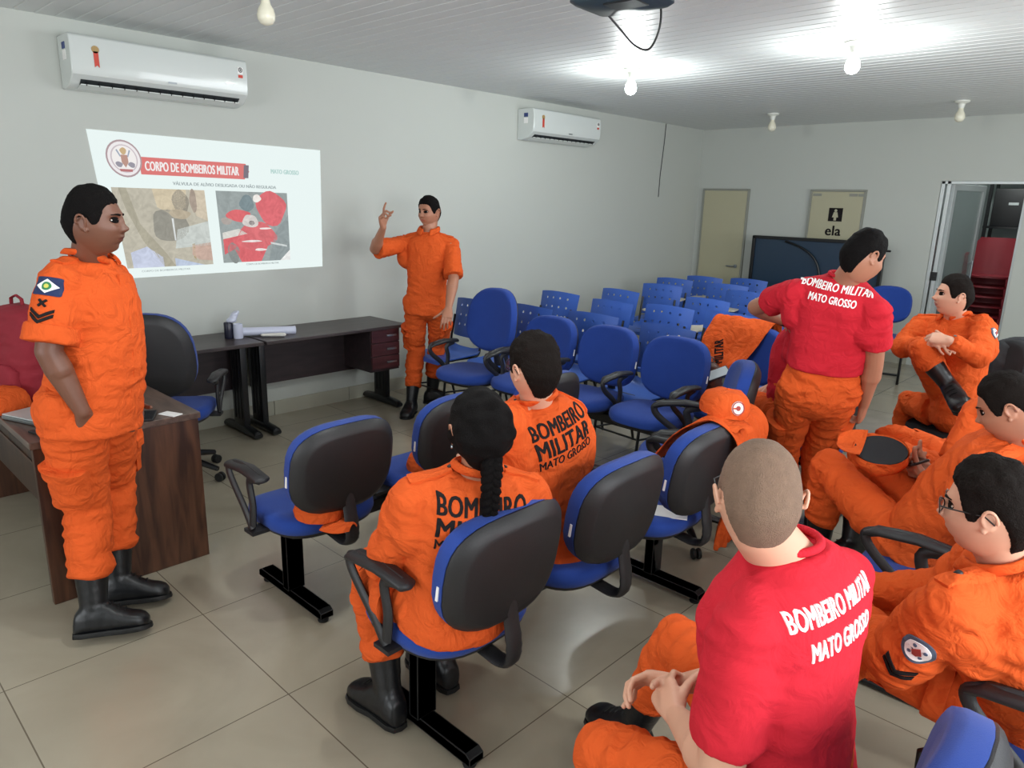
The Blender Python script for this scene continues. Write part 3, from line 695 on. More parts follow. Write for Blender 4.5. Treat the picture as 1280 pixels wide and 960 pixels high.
q = MB(); q.box(c+Rl@V3((.315, 0, 0))+V3((0, 0, z/2)), (.53, .008, z-.16), Rl); q.build('door_pane', glass, gd, 0)
q = MB(); q.tube([c+Rl@V3((.52, -.06, 0))+V3((0, 0, .8)), c+Rl@V3((.52, -.06, 0))+V3((0, 0, 1.15))], .012, 10); q.box(c+Rl@V3((.52, -.035, 0))+V3((0, 0, .83)), (.015, .05, .015), Rl); q.box(c+Rl@V3((.52, -.035, 0))+V3((0, 0, 1.12)), (.015, .05, .015), Rl); q.build('door_handle', MATS['steel'], gd)
q = MB(); q.box((x0+.075, RY1+.008, .99), (.06, .02, .09)); q.lathe([(.012, 0), (.012, .012)], (x0+.075, RY1-.0, .99), 12, (0, -1, 0)); q.build('door_lock', MATS['black'], tr, 0, .003)
wm2 = mat('store_room_paint', '#a9b1b0', .8)
slab('wall_store', 2.0, 5.2, 10.9, 11.05, 0, 2.7, wm2); slab('wall_store_left', 1.9, 2.05, 8.88, 11.0, 0, 2.7, wm2); slab('wall_store_right', 5.2, 5.3, 8.88, 11.0, 0, 2.7, wm2); slab('ceiling_store', 1.9, 5.3, 8.88, 11.0, 2.6, 2.7, wm2)
# thin cable dropping from the ceiling on the left wall
q = MB(); q.tube([(.006, 7.83, 2.60), (.006, 7.82, 2.4), (.006, 7.80, 2.2), (.006, 7.78, 2.0), (.006, 7.775, 1.75)], .004, 6); tag(q.build('cable', MATS['black']), 'thin dark cable hanging down the left wall beyond the small far air conditioner', 'cable')

# ------------------------------------------------------------------ ceiling fixtures
def bulb_fixture(x, y, lit, label, power=0):
    t = thing('ceiling_bulb', label, 'light bulb', (x, y, RH), 0, 'bare bulbs on the ceiling')
    q = MB(); q.lathe([(.062, 0), (.062, -.008), (.050, -.018), (.030, -.026), (.024, -.05), (.022, -.062)]); q.build('rosette', MATS['fixture'], t)
    q = MB(); q.lathe([(.018, -.060), (.020, -.070), (.024, -.085), (.036, -.105), (.042, -.130), (.040, -.150), (.028, -.168), (.008, -.176)])
    b = q.build('bulb', MATS['lit'] if lit else MATS['unlit'], t)
    if lit:
        l = bpy.data.lights.new('bulb_light', 'POINT'); l.energy = power; l.color = (.94, 1.0, .98); l.shadow_soft_size = .045
        o = bpy.data.objects.new('bulb_light', l); COL.objects.link(o); o.location = (0, 0, -.25); o.parent = t
MATS['fixture'] = mat('white_porcelain', '#d9dad2', .4); MATS['unlit'] = mat('frosted_bulb', '#e0dcc8', .3); MATS['lit'] = mat('glowing_bulb', '#ffffff', .3, emit='#f2fffb', es=22)
bulb_fixture(1.73, 4.62, True, 'glowing bulb on the ceiling, the left one of the two lit ones', 29)
bulb_fixture(3.28, 4.64, True, 'glowing bulb on the ceiling, the right and bigger of the two lit ones', 29)
bulb_fixture(1.46, 7.56, False, 'unlit bulb near the back wall, left of the other unlit one', 0)
bulb_fixture(3.19, 7.52, False, 'unlit bulb near the back wall, over the glass door', 0)
bulb_fixture(1.57, 1.86, False, 'unlit bulb above the nearest air conditioner', 0)
bulb_fixture(3.3, 1.4, True, 'glowing bulb on the ceiling behind the camera', 34)
bulb_fixture(3.2, 9.6, True, 'glowing bulb added out of sight to brighten the store room beyond the glass door', 22)  # added lamp, hidden above the door opening, that brightens the store room
bulb_fixture(5.0, 4.6, True, 'glowing bulb on the ceiling right of the picture', 30)
# ------------------------------------------------------------------ padded seats
def shell_rings(w, h, dep, prof, n=32, pw=2.9, wide=.0):
    """stack of rounded outlines (w x h in x,z) along +y: prof = [(y, scale)]"""
    out = []
    for y, k in prof:
        r = ring((0, 0, 0), V3((w/2*k, 0, 0)), V3((0, 0, h/2*k)), n, pw); r[:, 0] *= 1+wide*(r[:, 2]/(h/2)); r[:, 1] = y-dep*(r[:, 0]/(w/2))**2*1.; out.append(r)
    return out
def back_parts(parent, w, h, zc, yc, tilt, fab, shell, lab=True, pw=2.9, wide=0., n=32):
    Rt = np.array(Matrix.Rotation(-tilt, 3, 'X')); q = MB()
    q.loft(shell_rings(w, h, .035, [(-.052, .78), (-.057, .88), (-.050, .95), (-.028, .99), (.006, 1.0)], n, pw, wide)); M = np.eye(4); M[:3, :3] = Rt; M[:3, 3] = (0, yc, zc)
    b = q.xf(M).build('backrest', fab, parent, 50)
    q = MB(); q.loft(shell_rings(w, h, .035, [(.004, .985), (.012, 1.0), (.024, .97), (.040, .86), (.044, .80)], n, pw, wide)); s = q.xf(M).build('back_shell', shell, b, 40)
    if lab:
        q = MB(); q.box((w*.496, -.044, -.03), (.006, .008, .045), np.eye(3)); q.xf(M).build('care_tag', MATS['white'], b, 0)
    return b
def seat_parts(parent, w, d, z, fab, shell):
    q = MB(); prof = [(-.062, .90), (-.058, .95), (-.03, 1.0), (-.012, .985), (.0, .93), (.006, .80), (.004, .4)]; rr = []
    for dz, k in prof:
        r = ring((0, 0, z+dz), V3((w/2*k, 0, 0)), V3((0, d/2*k, 0)), 32, 3.0); r[:, 2] -= .020*np.clip((-r[:, 1]-d*.25)/(d*.25), 0, 1)**2*(dz > -.04); r[:, 2] += .012*(np.abs(r[:, 0])/(w/2))**2*(dz > -.02); rr.append(r)
    s = q.loft(rr).build('seat', fab, parent, 50)
    q = MB(); q.loft([ring((0, 0, z+dz), V3((w/2*k, 0, 0)), V3((0, d/2*k, 0)), 32, 3.0) for dz, k in ((-.085, .72), (-.078, .86), (-.062, .95), (-.054, .96))]); q.build('seat_pan', shell, s, 40); return s
def bracket(parent, z, dep, zc, m):
    """flat ribbed L arm from under the seat to the back shell"""
    pts = [(0, dep*.1, z-.085), (0, dep*.45, z-.10), (0, dep*.62, z-.105), (0, dep*.72, z-.085), (0, dep*.74, z-.03), (0, dep*.70, z+.06), (0, dep*.68, zc)]
    P = [catm([V3(p) for p in pts], t) for t in np.linspace(0, 6, 30)]; q = MB(); rr = [.030+(.0025 if 12 <= i <= 22 and i % 2 else 0) for i in range(30)]
    q.tube(P, rr, 12, flat=.42, up=None); return q.build('back_bracket', m, parent, 50)
def loop_arm(parent, x, z, m, name='armrest', z1=.63, y0=-.16, y1=.12):
    q = MB(); pts = [(x, .02, z-.03), (x, .03, z+.06), (x, .015, z1-.045), (x, y1-.03, z1-.02)]
    q.tube([catm([V3(p) for p in pts], t) for t in np.linspace(0, 3, 14)], .020, 8, flat=.55, up=(1, 0, 0))
    pts = [(x, y1-.02, z1-.012), (x, -.04, z1), (x, y0+.02, z1-.02), (x, y0, z1-.045), (x, y0+.03, z1-.09), (x, -.04, z+.02), (x, .015, z-.05)]
    q.tube([catm([V3(p) for p in pts], t) for t in np.linspace(0, 6, 26)], .018, 8, flat=.6, up=(1, 0, 0))
    q.loft([ring((x, y, z1+dz), V3((wx, 0, 0)), V3((0, 0, hz)), 12, 2.4) for y, dz, wx, hz in ((y1+.012, -.014, .010, .006), (y1, -.012, .030, .014), (0, 0, .034, .016), (y0+.03, -.012, .032, .015), (y0-.006, -.03, .016, .010))])
    q.box((x*.86, .015, z-.055), (abs(x)*.3+.02, .07, .014))
    return q.build(name, m, parent, 50)
def beam_unit(label, loc, rz, n=3, pitch=.58, foot=.50, z=.43, arms=None, legs=(0, 1), fab='navy', h=.37, group='rows of padded seats on one beam'):
    t = thing('linked_seating', label, 'bench', loc, rz, group); L = (n-1)*pitch; m = MATS['frame']
    q = MB(); q.box((0, -.0, z-.118), (L+.22, .05, .058)); q.build('beam', m, t, 0, .004)
    for k in legs:
        x = (-1 if k == 0 else 1)*(L/2+.10)
        q = MB(); q.box((x, 0, (z-.09)/2+.03), (.075, .042, z-.15)); q.loft([np.array([(x+a, y, zz) for a, zz in ((-.028, .025), (.028, .025), (.028, .062+e), (-.028, .062+e))]) for y, e in ((-foot/2, -.012), (-foot/2+.02, 0), (foot/2-.02, 0), (foot/2, -.012))])
        lg = q.build('leg', m, t, 0, .003)
        for y in (-foot/2+.03, foot/2-.03): q.lathe([(.02, 0), (.022, .006), (.012, .012), (.012, .028)], (x, y, 0), 14)
        q.build('glide', MATS['rubber'], lg)
    for i in range(n):
        x = -L/2+i*pitch; e = thing('seat_unit', None, None); bpy.data.objects.remove(e)
        s = seat_parts(t, .46, .45, z, MATS[fab], MATS['shell']); b = back_parts(t, .46, h, z+.22, .27, .16, MATS[fab], MATS['shell']); br = bracket(t, z, .40, z+.16, MATS['shell'])
        for o in (s, b, br): o.location.x = x
    for i in (arms if arms is not None else range(n+1)):
        loop_arm(t, -L/2+(i-.5)*pitch+(.03 if i == 0 else -.03 if i == n else 0), z, MATS['shell'])
    return t
def cushion_chair(label, loc, rz, fab='navy', high=0., base='sled', group=None, z=.44, arms=(-1, 1)):
    t = thing('office_chair' if base == 'star' else 'visitor_chair', label, 'chair', loc, rz, group); m = MATS['frame']
    seat_parts(t, .47, .46, z, MATS[fab], MATS['shell'])
    h = .38+high; back_parts(t, .44+high*.1, h, z+.10+h/2, .26, .14, MATS[fab], MATS['shell'], lab=False, pw=2.6, wide=-.06 if high else 0)
    bracket(t, z, .40, z+.16, MATS['shell'])
    for sd in arms: loop_arm(t, sd*.27, z, MATS['shell'])
    if base == 'star':
        q = MB(); q.lathe([(.028, .09), (.028, .25), (.018, .25), (.018, z-.08)], (0, 0, 0), 16); q.box((0, .02, z-.085), (.16, .2, .03), bev=.01); q.build('gas_column', m, t)
        for k in range(5):
            a = k*2*PI/5+.3; d = V3((math.cos(a), math.sin(a), 0)); q = MB(); q.tube([d*.02+V3((0, 0, .13)), d*.12+V3((0, 0, .115)), d*.27+V3((0, 0, .075))], [.026, .022, .015], 8); lg = q.build('base_leg', m, t)
            q = MB(); sdv = V3((-d[1], d[0], 0)); 
            for e in (-.013, .013): q.lathe([(.024, -.008), (.027, -.004), (.027, .004), (.024, .008)], d*.28+sdv*e+V3((0, 0, .027)), 16, sdv)
            q.build('caster', MATS['rubber'], lg)
    else:
        for sd in (-1, 1):
            q = MB(); x = sd*.20; pts = [(x, .2, z-.07), (x, -.2, z-.07), (x, -.235, z-.10), (x, -.225, .05), (x, -.20, .014), (x, .23, .014)]; q.tube([V3(p) for p in pts], .012, 10); q.build('leg', m, t)
        q = MB(); q.tube([V3((-.20, .23, .014)), V3((.20, .23, .014))], .012, 10); q.box((0, 0, z-.083), (.36, .1, .02)); q.build('crossbar', m, t)
    return t

# ------------------------------------------------------------------ perforated plastic chair with writing tablet
def holed_panel(w, h, nx, nz, holes, curve, top=1.0, th=.006, r=.011):
    """curved panel of nx x nz cells, those in holes pierced; returns MB in x,z with thickness along y"""
    V = []; F = []; idx = {}
    def P(u, v):
        ww = w*(1+(top-1)*(v)); x = (u-.5)*ww; z = v*h+.012*(1-(2*u-1)**2)*(v) ; rc = .0
        ed = min(u, 1-u)*ww; y = curve*(2*u-1)**2*-1+.015*v*v
        return (x, y, z)
    def vid(u, v):
        k = (round(u, 5), round(v, 5))
        if k not in idx: idx[k] = len(V); V.append(P(u, v))
        return idx[k]
    for i in range(nx):
        for j in range(nz):
            u0, u1, v0, v1 = i/nx, (i+1)/nx, j/nz, (j+1)/nz
            if (i, j) in holes:
                cu, cv = (u0+u1)/2, (v0+v1)/2; ru, rv = r/w, r/h; N = 8
                inner = [vid(cu+ru*math.cos(a), cv+rv*math.sin(a)) for a in [PI/4*k+PI/8*0 for k in range(N)]]
                outer = [vid(u1, cv), vid(u1, v1), vid(cu, v1), vid(u0, v1), vid(u0, cv), vid(u0, v0), vid(cu, v0), vid(u1, v0)]
                for k in range(N): F.append((outer[k], outer[(k+1) % N], inner[(k+1) % N], inner[k]))
            else: F.append((vid(u0, v0), vid(u1, v0), vid(u1, v1), vid(u0, v1)))
    bm = bmesh.new(); vs = [bm.verts.new(v) for v in V]
    for f in F: bm.faces.new([vs[i] for i in f])
    bm.normal_update(); no = np.array([v.normal for v in bm.verts]); bd = [(e.verts[0].index, e.verts[1].index) for e in bm.edges if len(e.link_faces) == 1]
    bm.verts.index_update(); bd = [(e.verts[0].index, e.verts[1].index) for e in bm.edges if len(e.link_faces) == 1]; bm.free()
    A = np.array(V); N = len(A); q = MB()
    q.add(np.concatenate([A, A-no*th]), F+[tuple(i+N for i in f[::-1]) for f in F]+[(a, b, b+N, a+N) for a, b in bd]); return q
def tablet_chair(label, loc, rz, group='blue perforated plastic chairs', tablet=True):
    t = thing('tablet_chair', label, 'chair', loc, rz, group); fr = MATS['frame']
    holes = {(i, j) for i in (2, 4, 6, 8) for j in (2, 4, 6)} | {(i, 6) for i in (2, 4, 6, 8)}
    q = holed_panel(.43, .31, 11, 8, holes, -.045, 1.06); M = np.eye(4); M[:3, :3] = np.array(Matrix.Rotation(-.13, 3, 'X')); M[:3, 3] = (0, .20, .55)
    q.xf(M).build('backrest', MATS['plastic'], t, 50)
    q = MB(); rr = []
    for y, z, w, k in ((-.215, .405, .15, 0), (-.21, .425, .19, 0), (-.17, .443, .212, 0), (0, .432, .218, 0), (.14, .436, .212, 0), (.19, .455, .19, 0), (.20, .47, .16, 0)):
        r = []
        for x in np.linspace(-w, w, 13): r.append((x, y, z+.018*(abs(x)/w)**3*(1 if y > -.15 else 0)))
        r += [(x, yy, zz-.009) for x, yy, zz in r[::-1]]; rr.append(np.array(r))
    s = q.loft(rr).build('seat', MATS['plastic'], t, 50)
    q = MB(); q.plate([(x, y-.09) for x, y in rrect(.13, .02, .01)], .4365, .4385); q.build('seat_slot', MATS['black'], s, 0)
    for sd in (-1, 1):
        q = MB(); x = sd*.185; q.tube([catm([V3(p) for p in ((x, -.20, .0), (x, -.17, .30), (x, -.155, .41), (x*.95, -.08, .423), (x*.95, .10, .423), (x, .175, .44), (x, .20, .56), (x, .235, .72))], k) for k in np.linspace(0, 7, 28)], .010, 8); q.build('frame_tube', fr, t)
        q = MB(); q.tube([V3((x, .08, .42)), V3((x, .17, .25)), V3((x, .24, 0))], .010, 8); q.build('leg', fr, t)
    q = MB()
    for a, b in (((-.185, -.18, .18), (.185, -.18, .18)), ((-.185, .205, .15), (.185, .205, .15)), ((-.185, -.18, .18), (-.185, .205, .15)), ((.185, -.18, .18), (.185, .205, .15))): q.tube([V3(a), V3(b)], .007, 8)
    q.build('stretcher', fr, t)
    if not tablet: return t
    q = MB(); q.tube([catm([V3(p) for p in ((.19, .20, .60), (.235, .17, .655), (.25, .05, .665), (.25, -.16, .665), (.245, -.19, .64), (.215, -.17, .50), (.19, -.13, .42))], k) for k in np.linspace(0, 6, 24)], .009, 8); a = q.build('tablet_arm', fr, t)
    q = MB(); q.plate([(.27+x*.9+(.02 if y < -.2 else 0), y) for x, y in ((-.13, -.40), (-.10, -.42), (.07, -.42), (.09, -.40), (.09, -.15), (.05, .0), (-.01, .03), (-.05, .0), (-.06, -.12), (-.13, -.20))], .675, .690); q.build('tablet', MATS['laminate'], a, 0, .003)
    return t

# ------------------------------------------------------------------ rows
beam_unit('nearest blue row of three linked seats, holding the braided woman', (3.46, 1.91, 0), -PI/2, pitch=.56, arms=(0, 1, 2, 3))
beam_unit('empty blue row of three linked seats with orange caps on it', (2.49, 2.05, 0), -PI/2, pitch=.60, arms=(0, 1, 2, 3))
beam_unit('blue row of three linked seats facing the camera before the perforated chairs', (2.24, 3.60, 0), 0, pitch=.51, arms=(0, 1, 2, 3), z=.45, h=.40, foot=.46)
cushion_chair('tall blue padded office chair with black loop arms right of the pointing man', (1.27, 3.50, 0), .08, high=.10, base='star', z=.45)
cushion_chair('blue padded swivel chair seen from the side behind the seat draped in orange', (3.27, 3.10, 0), -1.0, base='star', z=.45)
cushion_chair('blue padded chair with the jacket marked in black over its back', (3.02, 4.10, 0), .05, group=None)
cushion_chair('blue padded visitor chair on sled legs standing beside the dark folded games table', (2.78, 7.72, 0), .25, group=None)
DG = 'blue padded chairs of the right foreground row'
cushion_chair('blue chair under the front man in red shirt, its round back at the bottom edge', (4.61, 1.18, 0), -PI/2, z=.37, arms=(), group=DG)
cushion_chair('blue chair under the man in glasses', (4.95, 2.03, 0), -PI/2, group=DG, arms=(1,))
cushion_chair('blue chair with black loop arm under the man holding a phone', (4.50, 2.72, 0), -PI/2, group=DG)
cushion_chair('blue chair at the right picture edge under the outstretched legs behind the phone user', (4.62, 3.46, 0), -PI/2, group=DG, arms=())
cushion_chair('blue chair hidden behind the walking man in red shirt', (3.56, 3.80, 0), -PI/2, group=DG, arms=())
spots = [(.68, 4.02, 'leftmost, just right of the pointing man'), (1.19, 4.14, 'behind the tall blue office chair'), (1.77, 4.22, 'right behind the left one of the linked seats facing the camera'), (2.40, 4.19, 'behind the gap between two linked seats facing the camera'), (3.02, 4.80, 'behind the chair wearing the lettered jacket'),
 (.76, 5.02, 'against the left wall, second from the pointing man'), (1.40, 4.92, 'in the second plastic row, second from the wall'), (1.90, 5.06, 'in the second plastic row, third from the wall'), (2.38, 5.12, 'in the second plastic row, above the orange jacket'), (3.0, 5.35, 'beside the elbow of the walking man'),
 (.96, 5.66, 'in the third plastic row nearest the wall'), (1.83, 5.76, 'in the third plastic row, middle'), (2.47, 5.72, 'in the third plastic row, left of the walking man'),
 (.99, 6.42, 'in the fourth plastic row nearest the wall'), (1.79, 6.60, 'in the fourth plastic row, in front of the second cream door'), (2.45, 6.50, 'in the fourth plastic row, behind the walking man'),
 (.72, 7.08, 'in the fifth plastic row at the wall'), (1.40, 7.05, 'in the fifth plastic row, below the first cream door'), (.80, 7.60, 'in the back row near the corner'), (1.24, 7.80, 'in the back row between the two cream doors')]
tc0 = tcn = None
for i, (x, y, w_) in enumerate(spots):
    lb = 'blue perforated plastic chair '+w_; a = random.uniform(-.10, .10)
    if y < 4.5:                                                     # the first plastic row shows no tablets
        if tcn is None: tcn = tablet_chair(lb, (x, y-.24, 0), a, tablet=False)
        else: dup(tcn, (x, y-.24, 0), a, lb)
    elif tc0 is None: tc0 = tablet_chair(lb, (x, y-.24, 0), .05)
    else: dup(tc0, (x, y-.24, 0), a, lb)
# ------------------------------------------------------------------ tables
def wall_table(label, y0, y1, drawers):
    t = thing('desk', label, 'table', (.27, (y0+y1)/2, 0), 0, 'dark tables along the left wall'); L = y1-y0; z = .69
    q = MB(); q.box((0, 0, z-.012), (.50, L, .025)); q.build('table_top', MATS['darkwood'], t, 0, .004)
    q = MB(); q.box((-.15, 0, z-.22), (.016, L-.12, .36)); q.build('modesty_panel', MATS['darkpanel'], t, 0)
    for sd in (-1, 1):
        y = sd*(L/2-.06); q = MB(); q.box((-.02, y, .35), (.16, .045, .62), bev=.008)
        for k in (-1, 0, 1): q.box((-.02+k*.045, y-.024*1, .36), (.012, .006, .5))
        q.loft([ring((x, y, zz), V3((0, .032, 0)), V3((0, 0, h)), 12, 3) for x, zz, h in ((-.25, .026, .016), (-.24, .03, .024), (-.05, .038, .032), (.05, .038, .032), (.20, .03, .024), (.215, .024, .014))]); q.build('leg', MATS['frame'], t, 40)
    if drawers:
        q = MB(); y = L/2-.20; q.box((.02, y, z-.19), (.40, .27, .33)); c = q.build('drawer_unit', MATS['darkpanel'], t, 0)
        for k in range(3):
            zz = z-.075-k*.105; q = MB(); q.box((.228, y, zz), (.016, .26, .098)); d = q.build('drawer', MATS['drawer'], c, 0, .002)
            q = MB(); q.box((.244, y+.05, zz+.0), (.012, .09, .016), bev=.004); q.build('drawer_handle', MATS['steel'], d)
    return t
wall_table('dark table nearest the camera along the wall, behind the black office chair', 1.12, 2.285, False)
wall_table('dark table with three reddish drawers beside the pointing man', 2.305, 3.50, True)
t = thing('desk', 'brown wooden desk with a full end panel behind the standing man at left', 'desk', (1.15, .945, 0)); z = .70
q = MB(); q.box((0, 0, z-.014), (1.44, .66, .028)); q.build('desk_top', MATS['woodtop'], t, 0, .003)
for sd in (-1, 1): q = MB(); q.box((sd*.698, 0, (z-.028)/2), (.03, .64, z-.03)); q.build('side_panel', MATS['wood'], t, 0, .002)
q = MB(); q.box((0, -.24, .50), (1.36, .018, .36)); q.build('modesty_panel', wood('dark_walnut', '#281812', '#40291d', (9, 9, 1), .45), t, 0)
q = MB(); q.box((0, -.252, .50), (1.2, .006, .012)); q.build('moulding', MATS['wood'], t, 0)
# black office chair behind it
cushion_chair('black-backed office chair with blue seat behind the brown desk', (.79, 1.55, 0), 4.05, high=.10, base='star', z=.45)
cushion_chair('black chair under the cross-legged man', (4.12, 4.66, 0), -PI/2+.62, fab='blackcloth', base='four' if False else 'sled', high=.04, z=.45, arms=())
cushion_chair('black chair beside the cross-legged man carrying the dark bag', (4.44, 5.0, 0), -PI/2+.9, fab='blackcloth', z=.45, arms=())
# ------------------------------------------------------------------ the people
SHORT = dict(top=.012, side=.004, tuft=.003); ST2 = dict(top=.020, side=.007, tuft=.005); BUZZ = dict(top=.0035, side=.002, tuft=.001, line=-.004)
def seal(name, ctx, c, x, y, d, dark='#2b3a4a', par=None):
    circ = [(math.cos(t)*.5, math.sin(t)*.5) for t in np.linspace(0, 2*PI, 28, endpoint=False)]
    s0 = ctx['on'](c, x, y, d, d, name, MATS['sealring'], outline=circ, n=6, off=.003, th=.002)
    s1 = ctx['on'](c, x, y, d*.78, d*.78, 'badge_centre', MATS['white'], outline=circ, n=5, off=.0045, th=.002, par=s0)
    ctx['on'](c, x, y, d*.32, d*.42, 'badge_emblem', MATS['sealred'], outline=[(0, .5), (.3, .2), (.5, -.1), (.2, -.5), (-.2, -.5), (-.5, -.1), (-.3, .2)][::-1], n=4, off=.0058, th=.002, par=s1)
    for k in range(4):
        a = k*PI/2+PI/4; ctx['on'](V3(c)+V3(x)*math.cos(a)*d*.25+V3(y)*math.sin(a)*d*.25, x, y, d*.12, d*.12, 'badge_emblem', MATS['sealblue'], outline=circ, n=3, off=.0058, th=.002, par=s1)
    return s0
MATS['sealring'] = mat('badge_ring', '#4a5668', .7); MATS['sealred'] = mat('badge_red', '#a03a35', .7); MATS['sealblue'] = mat('badge_blue', '#51627c', .7); MATS['flagblue'] = mat('flag_blue', '#10234f', .7); MATS['flagyellow'] = mat('flag_yellow', '#c9c257', .7); MATS['flaggreen'] = mat('flag_green', '#2f7a4c', .7)
